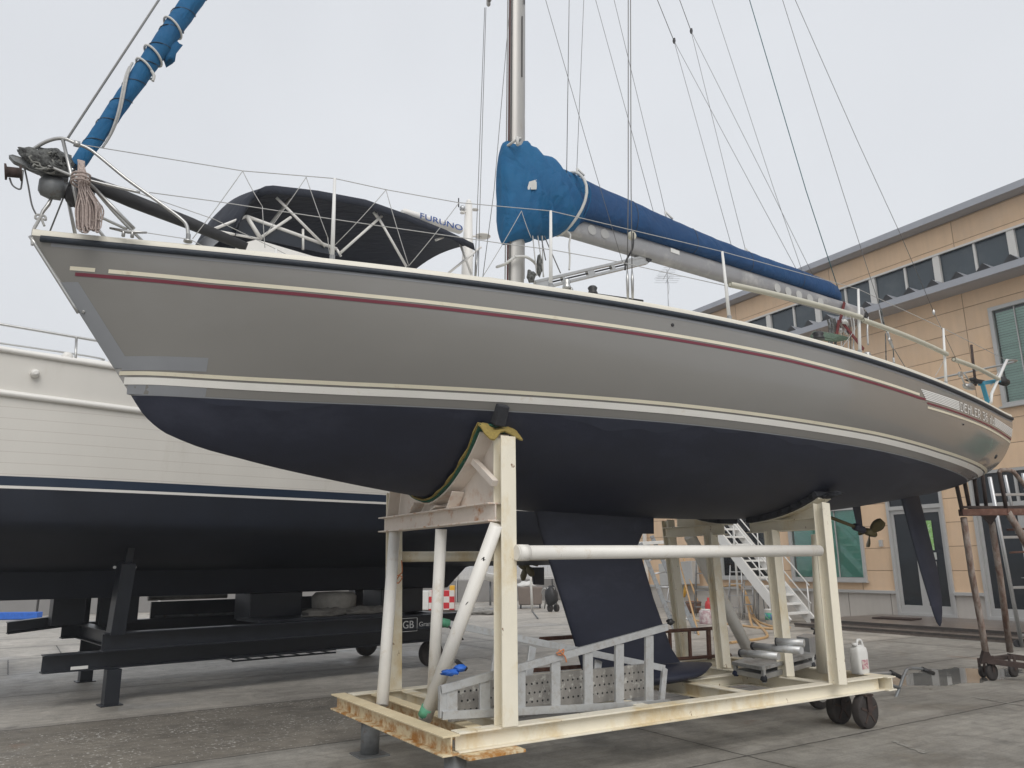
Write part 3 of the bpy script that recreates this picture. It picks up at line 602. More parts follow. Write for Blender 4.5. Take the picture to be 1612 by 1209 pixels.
# rub rail (dark rubber in an alloy track), toe moulding, deck
for side in (1, -1):
    r = MB(); R = [[] for _ in range(6)]
    for s in np.concatenate([np.linspace(-.06, 1, 20), np.linspace(1.1, SE-.02, 90)]):
        for j, (dz, of) in enumerate(((.004, .0), (.002, .020), (-.012, .026), (-.026, .024), (-.036, .016), (-.038, .0))): R[j].append(HP(s, min(zs(s)+dz, zs(s)), side, of)+Z*(dz if dz > 0 else 0))
    r.grid(R, 0, True, flip=(side == 1)); r.build('rub_rail', K.rubber, yt)
r = MB(); rows = []
for s in st:
    b_ = bd(s); t_ = .05; row = []
    cam_ = .10*min(1, b_/1.2)
    prof_ = [(b_+.001, 0), (b_+.001, t_*.7), (b_-min(.012, b_*.4), t_), (b_-min(.05, b_*.7), t_+.004), (b_*.6, t_+cam_*.5), (0, t_+cam_)]
    for y_, z_ in prof_: row.append(W(s, BC-y_, zs(s)+z_))
    for y_, z_ in prof_[::-1][1:]: row.append(W(s, BC+y_, zs(s)+z_))
    rows.append(row)
r.grid(rows, 0, True); r.slab([rows[-1][i]+A*.001 for i in range(len(rows[-1]))], A*.004)
deck = r.build('deck', K.gel, yt)
# stem plate and bow fitting
tubeo('stem_band', [W(-.125-.006+.72*(k/10)*.48, BC, 3.80-1.044*(k/10)*.48) for k in range(11)], .012, K.steel, yt)
# coachroof and cockpit coamings (below the sight line over the deck edge from here, real from elsewhere)
r = MB(); rows = []
for s, w_, h in ((1.9, .25, .02), (2.3, .42, .14), (3.2, .62, .26), (4.5, .78, .30), (6.2, .85, .31), (7.2, .85, .30), (7.25, .85, .05)):
    rows.append([W(s, BC-w_-.12, zs(s)+.06), W(s, BC-w_, zs(s)+.06+h), W(s, BC-w_*.5, zs(s)+.09+h), W(s, BC, zs(s)+.10+h), W(s, BC+w_*.5, zs(s)+.09+h), W(s, BC+w_, zs(s)+.06+h), W(s, BC+w_+.12, zs(s)+.06)])
r.grid(rows, 0, True); ch = r.build('coachroof', K.gel, yt)
for side in (1, -1):
    q = MB(); q.add([W(3.6, BC-side*(.80), zs(3.6)+.16), W(6.6, BC-side*.945, zs(6.6)+.16), W(6.6, BC-side*.905, zs(6.6)+.30), W(3.6, BC-side*.735, zs(3.6)+.26)], [(0, 1, 2, 3)]); q.build('cabin_window', K.glassk, ch)
    beamo('coaming', W(7.3, BC-side*.95, zs(7.3)+.18), W(10.4, BC-side*.7, zs(10.4)+.16), .16, .18, K.gel, yt, bevel=.03)
# keel: tapered fin with a winged bulb
def foil(r, a0, a1, t, z, bc=BC, n=14):
    up = []; dn = []
    for i in range(n+1):
        x = (1-math.cos(math.pi*i/n))/2; y = 5*t*(.2969*math.sqrt(x)-.126*x-.3516*x*x+.2843*x**3-.1036*x**4)
        up.append(W(a0+(a1-a0)*x, bc-y, z)); dn.append(W(a0+(a1-a0)*x, bc+y, z))
    return up+dn[::-1][1:-1]
r = MB(); KE = [(2.06, 4.02, 5.56, .15), (1.98, 4.05, 5.46, .13), (1.90, 4.07, 5.38, .115), (1.72, 4.13, 5.27, .11), (1.2, 4.32, 5.44, .10), (.72, 4.49, 5.64, .10), (.58, 4.53, 5.75, .09)]
r.grid([foil(r, a0, a1, t, z) for z, a0, a1, t in KE], 0, True, closed=True)
keel = r.build('keel', K.antifoul, yt)
r = MB(); ws = []
for k in range(13):
    t = k/12; a = 4.46+t*1.70; ry = .36*math.sin(math.pi*min(1, t*1.0+.05))**.5*(1 if t < .75 else 1-(t-.75)*1.0)+.03; rz = .075*math.sin(math.pi*(t*.93+.05))**.7+.008
    ws.append([W(a, BC-ry*math.cos(2*math.pi*j/18), (.50 if t < .7 else .50+.03*(t-.7)/.3)+rz*math.sin(2*math.pi*j/18)) for j in range(18)])
r.grid(ws, 0, True, closed=True); r.f += [tuple(range(18))[::-1], tuple(range(12*18, 13*18))]; r.m += [0, 0]; r.s += [False, False]
r.build('keel_wing', K.antifoul, keel)
r = MB(); r.grid([foil(r, 5.20, 5.50, .05, 2.05), foil(r, 5.20, 5.49, .05, 1.83)], 0, True, closed=True); r.slab(foil(r, 5.20, 5.49, .05, 1.83), Z*.003); r.build('keel_fairing', K.antifoul, keel)
r = MB(); RD = [(2.42, 9.86, 10.30, .055), (1.93, 9.98, 10.42, .055), (1.39, 10.12, 10.53, .05), (1.07, 10.22, 10.54, .045), (.85, 10.29, 10.50, .035), (.74, 10.34, 10.46, .025), (.69, 10.39, 10.42, .01)]
r.grid([foil(r, a0, a1, t, z) for z, a0, a1, t in RD], 0, True, closed=True); r.build('rudder', K.antifoul, yt)
# propeller, shaft and strut
pr = tubeo('propeller_shaft', [W(8.2, BC, 2.09), W(9.10, BC, 1.885)], .022, K.bronze, yt)
r = MB(); r.grid([foil(r, 8.80, 8.98, .02, 2.3), foil(r, 8.86, 8.98, .018, 1.95)], 0, True, closed=True); r.lathe(W(8.80, BC, 1.955), W(1, 0, -.228)-W(0, 0, 0), [(.035, 0), (.045, .02), (.045, .18), (.035, .2)], 14); r.build('shaft_strut', K.antifoul, yt)
pp = MB(); ax = unit(W(.9, 0, -.205)); hc = W(9.05, BC, 1.897); pp.lathe(hc, ax, [(.02, -.02), (.045, 0), (.048, .10), (.035, .17), (.015, .20)], 16); prop = pp.build('propeller', K.bronze, yt)
def blade(deg, L_):
    a_ = math.radians(deg); e1 = unit(np.cross(ax, Z)); e2 = np.cross(e1, ax); d = e1*math.cos(a_)+e2*math.sin(a_); s_ = np.cross(ax, d); rows = []
    for k in range(8):
        t = k/7; rr = .03+L_*t; w_ = .03+.042*math.sin(math.pi*min(1, t*.8+.05))*(1 if t < .9 else .7); tw = math.radians(55-28*t); cdir = s_*math.cos(tw)+ax*math.sin(tw); nd_ = np.cross(cdir, d)
        c_ = hc+ax*.07+d*rr; rows.append([c_-cdir*w_, c_-cdir*w_*.5+nd_*.008, c_+nd_*.010, c_+cdir*w_*.5+nd_*.008, c_+cdir*w_, c_+cdir*w_*.5-nd_*.004, c_-nd_*.006, c_-cdir*w_*.5-nd_*.004])
    q = MB(); q.grid(rows, 0, True, closed=True); q.slab(rows[-1], d*.004); q.build('blade', K.bronze, prop)
blade(40, .19); blade(-98, .15); blade(172, .12)
# ------- spar and sails
mz = lambda x, y: qB(x, y, BC)
MA0, MA1 = W(3.85, BC, 3.75), W(4.06, BC, 14.2)
def mastsec(p, a_=.093, b_=.062, n=20): return [p+A*(a_*math.cos(2*math.pi*j/n))+B*(b_*math.sin(2*math.pi*j/n)) for j in range(n)]
r = MB(); r.grid([mastsec(lin(MA0, MA1, k/6)) for k in range(7)], 0, True, closed=True); r.slab(mastsec(MA1), Z*.01); mast = r.build('mast', K.mastm, yt)
d_ = unit(MA1-MA0)
q = MB(); q.beam(lin(MA0, MA1, .05)+A*.098, lin(MA0, MA1, .99)+A*.098, .02, .012, up=A); q.build('luff_track', K.boom, mast)
for off_, y_, c_ in ((-.098, -.03, K.redst), (-.102, .012, K.wirel), (-.085, -.05, K.wire), (-.115, -.01, K.wirel)):
    tubeo('halyard', [MA0+A*off_+B*y_+Z*.4, MA1+A*off_*.9+B*y_], .006, c_, mast, 5)
q = MB(); q.beam(lin(MA0, MA1, .26)-B*.064+A*.03, lin(MA0, MA1, .33)-B*.064+A*.03, .004, .012); q.beam(lin(MA0, MA1, .345)-B*.064+A*.055, lin(MA0, MA1, .40)-B*.064+A*.055, .004, .012); q.build('mast_slot', K.dark, mast)
# spreaders
zsp = qA(768, 4, 3.95); zsp_z = float(zsp[2])
tipF = qB(769, 3, BC+1.05); cN = W(3.97, BC, float(tipF[2])-.12)
for sgn in (1, -1):
    tp = W(float(tipF@A), BC+sgn*1.05, float(tipF[2])); r = MB(); r.tube([W(3.96, BC+sgn*.05, float(tipF[2])-.1), tp], [.045, .025], 10, squash=(1, .5)); r.lathe(tp-Z*.06, Z, [(.012, 0), (.026, .02), (.026, .10), (.012, .12)], 10); r.build('spreader', K.mastm, mast)
    tp2 = W(float(tipF@A)+.05, BC+sgn*.8, float(tipF[2])+3); tubeo('spreader', [W(4.02, BC+sgn*.05, float(tipF[2])+2.9), tp2], .03, K.mastm, mast)
# boom
bm0, bm1 = mz(838, 340), mz(1352, 494)
bdir = unit(bm1-bm0); bup = unit(np.cross(bdir, B)); bup = bup if bup[2] > 0 else -bup
def bsec(p, h=.115, w_=.075, n=18):
    o = []
    for j in range(n):
        t = 2*math.pi*j/n; c_, s_ = math.cos(t), math.sin(t); o.append(p+B*(w_*abs(c_)**.7*(1 if c_ > 0 else -1))+bup*(h*abs(s_)**.7*(1 if s_ > 0 else -1)))
    return o
r = MB(); r.grid([bsec(lin(bm0, bm1, t), .112-.03*max(0, t-.6)/.4) for t in np.linspace(0, 1, 9)], 0, True, closed=True); r.slab(bsec(bm1, .082), bdir*.01); boom = r.build('boom', K.boom, yt)
for k in range(2):
    cc = mz(925+20*k, 366+6*k); q = MB(); q.lathe(cc-B*.076, -B, [(.055, 0), (.055, .002)], 20); q.build('reef_spot', mat('faded_spot', (.38, .38, .375), .55), boom)
for k in range(5):
    cc = mz(1216+17*k, 456+5.5*k); q = MB(); q.lathe(cc-B*.077, -B, [(.058, 0), (.058, .0015)], 20); q.build('reef_spot', mat('pale_spot', (.44, .44, .43), .6), boom)
beamo('boom_sticker', mz(1048, 397)-B*.079, mz(1062, 402)-B*.079, .002, .05, K.plas, boom)
tubeo('boom_bail', smoothpath([bm1+bup*.05, bm1+bdir*.08+bup*.10, bm1+bdir*.2+bup*.02, bm1+bdir*.16-bup*.2, bm1+bdir*.14-bup*.42]), .012, K.steel, boom, 8)
q = MB(); q.lathe(bm1+bdir*.12-B*.04, B, [(.04, 0), (.04, .08)], 14); q.build('boom_end_fitting', K.dark, boom)
# long dark-blue boom cover: lofted around the flaked sail
def cover(name, top, bot, wid, m, n=46, x0=None, x1=None, amp=.018, seed=0, lab=None, cap=True, sag_=0.):
    xs = np.linspace(x0, x1, n); rows = []
    for i, x in enumerate(xs):
        yt_ = float(np.interp(x, [p[0] for p in top], [p[1] for p in top])); yb = float(np.interp(x, [p[0] for p in bot], [p[1] for p in bot])); w_ = float(np.interp(x, [p[0] for p in wid], [p[1] for p in wid]))
        pt = mz(x, yt_); pb = mz(x, yb); k = 24; row = []
        for j in range(k):
            t = 2*math.pi*j/k; h = (1-math.cos(t))/2; c_ = pb*(1-h)+pt*h; wy = math.copysign(abs(math.sin(t))**(.55 if seed == 3 else .85), math.sin(t))*w_*(1.10-.42*h)
            pv = Vector(c_); dg_ = pv.z*1.6+(x-x0)/55.; nn = noise.noise(pv*1.3+Vector((seed, wy*3, 0)))*.9+noise.noise(Vector((dg_*3.4+seed, (pv.z-dg_)*.9, seed)))*.9+.22*noise.noise(Vector((dg_*8, pv.z*1.5, seed)))
            row.append(c_-B*(wy*(1+amp*8*nn))+bup*(amp*nn*.4*abs(math.sin(t))))
        rows.append(row)
    r = MB(); r.grid(rows, 0, True, closed=True)
    if cap: r.slab(rows[0], bdir*.002); r.slab(rows[-1], bdir*.002)
    return r.build(name, m, yt, label=lab), rows
boomcov, _ = cover('boom_cover', [(880, 268), (897, 277), (947, 301), (987, 319), (1049, 346), (1100, 368.5), (1173, 397.5), (1262, 428), (1303, 443.6), (1316, 452), (1322, 460)],
      [(880, 366), (905, 360), (910, 352), (1000, 377), (1100, 407), (1200, 438), (1290, 466), (1316, 474), (1322, 474)], [(880, .2), (1000, .175), (1200, .135), (1300, .11), (1316, .08), (1322, .03)], K.navyc, x0=884, x1=1322, amp=.02, seed=3, lab='long dark blue canvas cover on the boom', n=60)
mcov, mrows = cover('mast_cover', [(785, 262), (790, 226), (797, 221.5), (827, 223), (829, 229), (841, 233), (851, 246), (866, 248.5), (880, 266), (895, 275), (903, 279), (912, 289), (914, 300)],
      [(785, 320), (788, 345), (792, 386), (800, 385), (820, 381), (834, 381), (845, 374), (865, 376), (884, 368), (896, 370), (905, 360), (914, 345)], [(785, .05), (790, .15), (800, .19), (830, .24), (870, .25), (900, .215), (914, .18)], K.blue, x0=786, x1=913, amp=.05, seed=9, lab='bright blue canvas wrapped round the mast and sail', n=48)
mcov['label'] = 'bright blue canvas wrapped round the mast and sail'
q = MB(); P4 = [mz(810, 296), mz(814, 284), mz(844-12, 283), mz(845-12, 298)]; 
patchc = [mz(830, 288), mz(835, 285), mz(845, 283), mz(844.5, 298), mz(831, 298)]; 
from mathutils.bvhtree import BVHTree
bv = BVHTree.FromPolygons([tuple(v.co+mcov.location+Vector(WL[yt.name])) for v in mcov.data.vertices], [tuple(p.vertices) for p in mcov.data.polygons])
def oncover(x, y):
    h_ = bv.ray_cast(Vector(O), Vector(ray(x, y)).normalized()); return np.array(h_[0])-ray(x, y)*.012 if h_[0] else mz(x, y)-B*.25
q.grid([[oncover(x_a+(x_b-x_a)*k/4, y_a+(y_b-y_a)*k/4) for k in range(5)] for x_a, y_a, x_b, y_b in ((833, 286, 845, 282.5), (832, 290, 844.8, 288), (830.5, 295, 845, 294), (831, 298.5, 844.5, 298))]); q.build('cover_patch', K.tie, mcov)
def ring(x0_, y0, x1_, y1, w_, rr, m, par, name='tie', bulge=8):
    pts = []
    for j in range(24):
        t = 2*math.pi*j/24; h = (1-math.cos(t))/2; c_ = mz(x0_+(x1_-x0_)*h+bulge*math.sin(math.pi*h)*1.0, y0+(y1-y0)*h); pts.append(c_-B*math.sin(t)*w_)
    return MB().tube(pts, rr, 6, closed=True).build(name, m, par)
for xs_ in (990, 1085, 1180, 1262):
    i_ = int((xs_-884)/(1322-884)*59); 
    MB().tube([_[i_][j]+(_[i_][j]-np.mean(_[i_], axis=0))*.01 for j in range(24)], .004, 5, closed=True).build('cover_seam', K.rubber, boomcov)
ring(884, 368, 892, 275, .30, .016, K.tie, mcov); ring(902, 360, 899, 279, .235, .008, K.blue, mcov)
ring(795, 233, 812, 226, .16, .014, K.tie, mcov, bulge=0)
tubeo('tie', [mz(800, 228)-B*.17, mz(799, 242)-B*.19], .016, K.tie, mcov, 6)
tubeo('tie', smoothpath([mz(884, 370)-B*.1, mz(887, 377)-B*.12, mz(885, 392)-B*.12, mz(886, 412)-B*.12, mz(885, 431)-B*.12]), .010, K.tie, mcov, 6)
tubeo('tie', smoothpath([mz(800, 411)-B*.12, mz(815, 411)-B*.13, mz(830, 416)-B*.1, mz(841, 422)-B*.05]), .014, K.tie, mast, 6)
tubeo('tie', [mz(792, 414)+B*.12, mz(790, 419)-B*.06, mz(800, 411)-B*.12], .014, K.tie, mast, 6)
for x0_, x1_, y1, c_ in ((828, 827, 444, K.wirel), (836, 838, 446, K.wirel), (843, 837, 446, K.wirel), (841, 841, 420, K.wire), (846, 864, 440, K.wire)):
    tubeo('control_line', [mz(x0_, 378)-B*.12, mz(x1_, y1)-B*.2], .006, c_, mast, 5)
q = MB(); q.lump(mz(836, 425)-B*.15, (A, B, Z), (.03, .03, .10), .4, 4, 10, seed=3); q.lump(mz(827, 440)-B*.1, (A, B, Z), (.05, .03, .06), .4, 4, 10, seed=5); q.build('mast_fittings', K.roped, mast)
# furled headsail on the forestay
f0, f1 = mz(119, 263), mz(304, 0); fd = unit(f1-f0); ftop = f0+fd*((13.6-f0[2])/fd[2]); side_ = unit(np.cross(fd, B))
n = 90; rows = []
for i in range(n):
    t = i/(n-1); p = lin(f0, ftop, t**1.25); L_ = np.linalg.norm(p-f0); rad = .050+.028*min(1, L_/1.6)-.0*L_; rad *= (1 if t < .9 else (1-t)*10*.9+.1)
    row = []
    for j in range(20):
        an = 2*math.pi*j/20; ph = (an/(2*math.pi)+L_/.20) % 1; k = 1+.10*(ph-.5)+.02*noise.noise(Vector((math.cos(an), math.sin(an), L_*2)))
        row.append(p+(side_*math.cos(an)+B*math.sin(an))*rad*k)
    rows.append(row)
r = MB(); r.grid(rows, 0, True, closed=True); r.slab(rows[0], fd*.002); gen = r.build('furled_headsail', K.blue, yt, label='blue furled headsail with white ties')
tubeo('forestay', [W(-.02, BC, 3.85), f0, ftop+fd*.4], .006, K.wire, yt, 6)
hx = []
for i in range(360):
    L_ = .15+i*.012; p = f0+fd*L_; rad = (.050+.028*min(1, L_/1.6))*1.03; an = 2*math.pi*(1-(L_/.20 % 1)); hx.append(p+(side_*math.cos(an)+B*math.sin(an))*rad)
for k in range(20): pass
MB().tube(hx, .0035, 5).build('sail_seam', K.rubber, gen)
def fring(px, py, rad, rr=.009, m=K.tie, tilt=.35, turns=1.0, slope=0):
    c_ = mz(px, py); pts = [c_+(side_*math.cos(a_)+B*math.sin(a_))*rad+fd*(tilt*rad*math.cos(a_)+slope*a_) for a_ in np.linspace(0, 2*math.pi*turns, 24)]
    return MB().tube(pts, rr, 6).build('sail_tie', m, gen)
fring(272, 44, .086); fring(241, 88, .083); fring(228, 108, .081)
sp = []
for k in range(40):
    t = k/39; c_ = lin(mz(222, 119), mz(147, 225), t); a_ = -.2-t*2.9; sp.append(c_+(side_*math.cos(a_)+B*math.sin(a_))*(.094-.028*t))
tubeo('sail_tie', sp, .009, K.wirel, gen, 6); tubeo('sail_tie', [p+fd*.045 for p in sp], .009, K.wirel, gen, 6)
tubeo('sail_tie', smoothpath([mz(236, 120)-B*.08, mz(240, 128)-B*.08, mz(238, 136)-B*.08]), .012, K.tie, gen, 6)
q = MB(); q.lump(mz(268, 84), (side_, B, fd), (.05, .03, .12), .5, 3, 10, seed=8); q.build('sail_flap', K.blue, gen)
# furling drum and its turnbuckle
dc = mz(104, 300); r = MB(); dd = unit(mz(112, 262)-mz(72, 330)); 
ax2 = unit(mz(110, 305)-mz(68, 285)); ax2 = unit(mz(66, 290)-mz(112, 300))
r.lathe(dc-ax2*.16, ax2, [(.05, -.02), (.070, .02), (.08, .10), (.08, .13), (.06, .135), (.06, .18), (.08, .185), (.085, .26), (.07, .31), (.04, .33)], 18); r.build('furling_drum', [K.galv], yt)
q = MB(); q.lump(mz(118, 308)-B*.02, (A, B, Z), (.07, .105, .09), .12, 3, 16, seed=4); q.build('furling_line', K.dark, yt)
tubeo('turnbuckle', [mz(84, 306), mz(76, 322), mz(68, 332), mz(62, 344), mz(60, 350)], [.008, .014, .013, .008, .008], K.steel, yt, 8)
tubeo('tack_line', smoothpath([mz(66, 338), mz(58, 352), mz(53, 362), mz(51, 378), mz(51, 386)]), .012, K.wirel, yt, 6)
tubeo('tack_line', smoothpath([mz(66, 343), mz(56, 344), mz(58, 338), mz(70, 340), mz(72, 346), mz(66, 345), mz(70, 356)]), .008, K.wirel, yt, 6)
tubeo('downhaul', smoothpath([mz(38, 262), mz(44, 290), mz(50, 322), mz(57, 338)]), .006, K.wire, yt, 5)
tubeo('inner_forestay', [mz(107, 217), mz(107, 217)+unit(mz(250, 0)-mz(107, 217))*11], .009, K.wirel, yt, 6)
# ------- pulpit
def pb(x, y, b): return qB(x, y, BC-b)
side1 = [(34.7, 256, .02), (53, 235, .08), (76, 221.7, .14), (99, 218, .19), (121, 226.6, .22), (145.6, 238, .25), (198.5, 281, .33), (251, 319, .40), (284.5, 344, .44), (294.5, 357, .45), (296, 377, .45)]
near = [pb(*p) for p in side1]
def mir(p): b_ = BC-p@B; return p+B*2*b_
pul = MB(); R_ = .0125
pul.tube(smoothpath(near), R_, 8); pul.tube(smoothpath([mir(p) for p in near]), R_, 8)
mid1 = [pb(46, 248, .05), pb(109, 274.6, .2), pb(142, 284.5, .26), pb(220, 303, .36)]
pul.tube(smoothpath(mid1), R_*.9, 8); pul.tube(smoothpath([mir(p) for p in mid1]), R_*.9, 8)
leg1 = [pb(99, 220, .19), pb(114, 284.5, .2), pb(128, 352, .2)]; pul.tube(leg1, R_, 8); pul.tube([mir(p) for p in leg1], R_, 8)
leg2 = [pb(142, 290, .26), pb(211, 360, .33)]; pul.tube(leg2, R_, 8); pul.tube([mir(p) for p in leg2], R_, 8)
pul.build('pulpit', K.steel, yt)
for f_ in (lambda p: p, mir):
    q = MB(); c_ = f_(pb(296, 377, .45)); q.lathe(c_-Z*.02, Z, [(.03, 0), (.03, .012), (.016, .02), (.016, .06)], 12); q.build('deck_foot', K.steel, yt)
    c_ = f_(pb(121, 226.6, .22)); q = MB(); q.lathe(c_-A*.02, A, [(.022, 0), (.022, .04)], 12); q.build('rail_clamp', K.steel, yt)
# anchor roller bracket, lashed bundle, line reel
r = MB(); r.slab([pb(14, 244, .08), pb(20, 243, .08), pb(60, 256, .05), pb(105, 272, .0), pb(108, 282, .0), pb(60, 270, .05), pb(22, 253, .08)], B*.06); r.build('bow_roller', K.galv, yt)
r = MB(); r.lump(pb(72, 256, .08), (unit(pb(110, 272, .05)-pb(40, 240, .05)), B, Z), (.17, .075, .062), .16, 2.5, 26, seed=2); r.lump(pb(84, 254, .05), (A, B, Z), (.12, .085, .085), .14, 2.5, 22, seed=6); bun = r.build('lashed_bundle', K.roped, yt)
for k in range(26):
    rk = random.Random(k+90); c_ = pb(58+rk.random()*40, 247+rk.random()*18, .10+.03*rk.random()); t1 = unit(W(rk.uniform(-1, 1), rk.uniform(-.5, .2), rk.uniform(-.6, .6))); t2 = unit(np.cross(t1, B+.3*A)); pts = [c_+t1*math.cos(a_)*rk.uniform(.05, .075)+t2*math.sin(a_)*.035 for a_ in np.linspace(0, 5.5, 12)]
    MB().tube(pts, .006, 5).build('rope_turn', mat('pale_rope', (.24, .24, .22), .85, var=.5, scale=60) if k == 0 else (bpy.data.materials['pale_rope'] if k % 2 == 0 else K.roped), bun)
r = MB(); r.lathe(pb(7, 270, .12), unit(pb(28, 272, .12)-pb(7, 270, .12)), [(.055, 0), (.055, .012), (.035, .016), (.035, .085), (.055, .09), (.055, .10)], 16); r.build('line_reel', K.rustk, yt)
tubeo('reel_line', smoothpath([pb(15, 280, .1), pb(20, 292, .1), pb(31, 298, .1), pb(34, 290, .08), pb(36, 268, .05)]), .006, K.wire, yt, 5)
# spinnaker pole in its black sleeve
tubeo('spinnaker_pole', [qB(140, 288, BC-.12), qB(210, 317, BC-.2), qB(300, 352, BC-.3), qB(388, 389, BC-.38)], [.048, .052, .046, .034], K.sleeve, yt, 14)
# mooring cleat
cl_ = MB(); ca, cb2 = qB(173, 359, BC-.28), qB(231, 366, BC-.42); cl_.tube([ca, lin(ca, cb2, .5)-Z*.012, cb2], [.008, .014, .008], 8)
for t in (.38, .62): cl_.tube([lin(ca, cb2, t), lin(ca, cb2, t)-Z*.05], .012, 8)
cl_.build('mooring_cleat', K.steel, yt)
# hanging coil of speckled rope
cr_ = MB(); top = pb(125, 252, .28)
for k in range(44):
    rr_ = random.Random(k); x1_ = 119+rr_.random()*34; yb = 346+rr_.random()*21; b1 = .25+rr_.random()*.1; x2_ = x1_+rr_.uniform(4, 10)
    pts = smoothpath([top+A*rr_.uniform(-.01, .02), pb(122+rr_.random()*14, 275, b1), pb(124+rr_.random()*14, 292, b1), pb(x1_, 325, b1), pb(x1_, yb-6, b1), pb((x1_+x2_)/2, yb, b1), pb(x2_, yb-6, b1-.03), pb(x2_-1, 325, b1-.03), pb(127+rr_.random()*12, 290, b1-.02), top+A*rr_.uniform(0, .03)], 4)
    cr_.tube(pts, .0048, 5)
coil = thing('rope_coil', 'bundle of pinkish speckled rope hanging from the bow rail of the grey yacht', 'rope', top)
cr_.build('strands', K.rope, coil)
tubeo('wrapping', [pb(126, 291, .34)+(A*math.cos(a_)*.055+B*math.sin(a_)*.06)+Z*a_*.004 for a_ in np.linspace(0, 19, 60)], .007, K.rope, coil, 5)
# ------- stanchions, lifelines, netting
def edge(x, y, inset=.06, dz=0):           # point above the near deck edge seen at x,y
    d = ray(x, y); t = 4.
    for _ in range(120):
        P = O+d*t; e = (P@B)-(BC-(bd(min(max(P@A, SB), SE))-inset)); t -= e*.5/max(.2, d@B+.3)
    return O+d*t
def deckpt(s, sd=1, inset=.06, z=.055): return W(s, BC-sd*(bd(s)-inset), zs(s)+z)
ST = [((523, 407), (527, 281)), ((867, 452), (867, 332)), ((1148, 498), (1137, 396)), ((1353, 550), (1351, 455)), ((1489, 603), (1485, 517))]
sts = []
for (b0, t0) in ST:
    pb0 = edge(*b0); s_ = pb0@A; base = deckpt(s_); tpx = edge(*t0); top_ = base+unit(np.array(tpx)-base)*min(.62, np.linalg.norm(tpx-base)); 
    top_ = np.array([tpx[0], tpx[1], tpx[2]])
    for sd in (1, -1):
        f_ = (lambda p: p) if sd == 1 else mir
        o_ = tubeo('stanchion', [f_(base), f_(lin(base, top_, .5)), f_(top_)], [.016, .014, .011], K.wpaint, yt, 10)
        q = MB(); q.lathe(f_(base)-Z*.03, Z, [(.04, 0), (.04, .015), (.02, .03), (.02, .07)], 12); q.build('stanchion_base', K.steel, o_)
    sts.append((base, top_))
pend = [near[4]]; 
upper = [near[4]]+[edge(382, 269, .12)]+[sts[0][1], edge(610, 299), edge(722, 319), sts[1][1], sts[2][1], sts[3][1], sts[4][1], edge(1583, 566)]
lower = [pb(235, 303, .38), edge(333, 316, .12), edge(524, 345), edge(789, 383), edge(867, 393), edge(981, 413.5), edge(1012, 421), edge(1143, 450)]
for L_ in (upper, lower):
    for f_ in (lambda p: p, mir): tubeo('lifeline', [f_(p) for p in L_], .0035, K.wirel, yt, 5)
for x0_, y0, x1_, y1 in ((382, 269, 303, 376), (382, 269, 413, 325), (413, 325, 417, 390), (482, 279, 412, 377), (482, 279, 516, 374), (516, 374, 519, 400), (607.6, 299, 527, 386), (607.6, 299, 643, 417), (722.4, 319.4, 643, 419), (821, 332, 760.5, 434.6), (821, 332, 836, 374), (1353, 508, 1318, 555), (1489, 560, 1472, 592)):
    tubeo('netting_cord', sag(edge(x0_, y0, .09), edge(x1_, y1, .09), .01, 6), .003, K.wirel, yt, 5)
for (x0_, y0), (x1_, y1) in (((1147.6, 448.4), (1354, 500)), ((1356, 504), (1489, 558)), ((1500, 566), (1571, 597.5))):
    p0, p1 = edge(x0_, y0, .04), edge(x1_, y1, .04); pts = [lin(p0, p1, k/10)+(-B*.0) for k in range(11)]
    s0_, s1_ = p0@A, p1@A
    pts = [W(s0_+(s1_-s0_)*k/10, BC-(bd(min(s0_+(s1_-s0_)*k/10, SE))-.03), lin(p0, p1, k/10)[2]) for k in range(11)]
    g1 = MB(); g1.tube(pts, .026, 14, cap=False); g1.tube([p for p in pts], .018, 10); g1.build('guard_tube', K.pad, yt)
# pushpit
for f_ in (lambda p: p, mir):
    e0, e1 = edge(1560, 634), edge(1585, 567)
    tubeo('pushpit_leg', [f_(e0), f_(edge(1561, 620)), f_(e1)], .018, K.wpaint, yt, 10)
    tubeo('pushpit_leg', [f_(edge(1560, 606, .15)), f_(e1)], .012, K.steel, yt, 8)
tubeo('pushpit_rail', smoothpath([edge(1585, 567), edge(1588, 572, .2), mir(edge(1588, 572, .2)), mir(edge(1585, 567))]), .015, K.steel, yt, 10)
tubeo('ensign_staff', [edge(1536, 607, .15), edge(1529, 543, .15)], .016, K.rustk, yt, 8)
q = MB(); q.beam(edge(1543, 604, .12), edge(1572, 599, .12), .06, .05); q.build('stern_pad', K.tealc, yt, .012)
q = MB(); q.beam(edge(1546, 603, .1), edge(1555, 634, .1), .03, .05, up=B); q.build('turquoise_strap', K.tealc, yt, .004)
q = MB(); q.lump(edge(1535, 600, .14), (A, B, Z), (.16, .04, .035), .4, 3, 12, seed=1); q.lump(edge(1578, 600, .12), (A, B, Z), (.14, .05, .05), .4, 3, 12, seed=2); q.build('stern_roller', K.dark, yt)
for x0_, y0 in ((1516, 588), (1528, 584)): pass
bl = MB(); bl.lathe(edge(1514, 589, .1), B, [(.035, 0), (.035, .03)], 12); bl.lump(edge(1525, 609, .1), (A, B, Z), (.12, .04, .04), .3, 3, 12, seed=7); bl.tube([edge(1513, 592, .1), edge(1520, 608, .1)], .01, 6); bl.tube([edge(1518, 588, .1), edge(1530, 606, .1)], .01, 6); bl.build('stern_block', K.steel, yt)
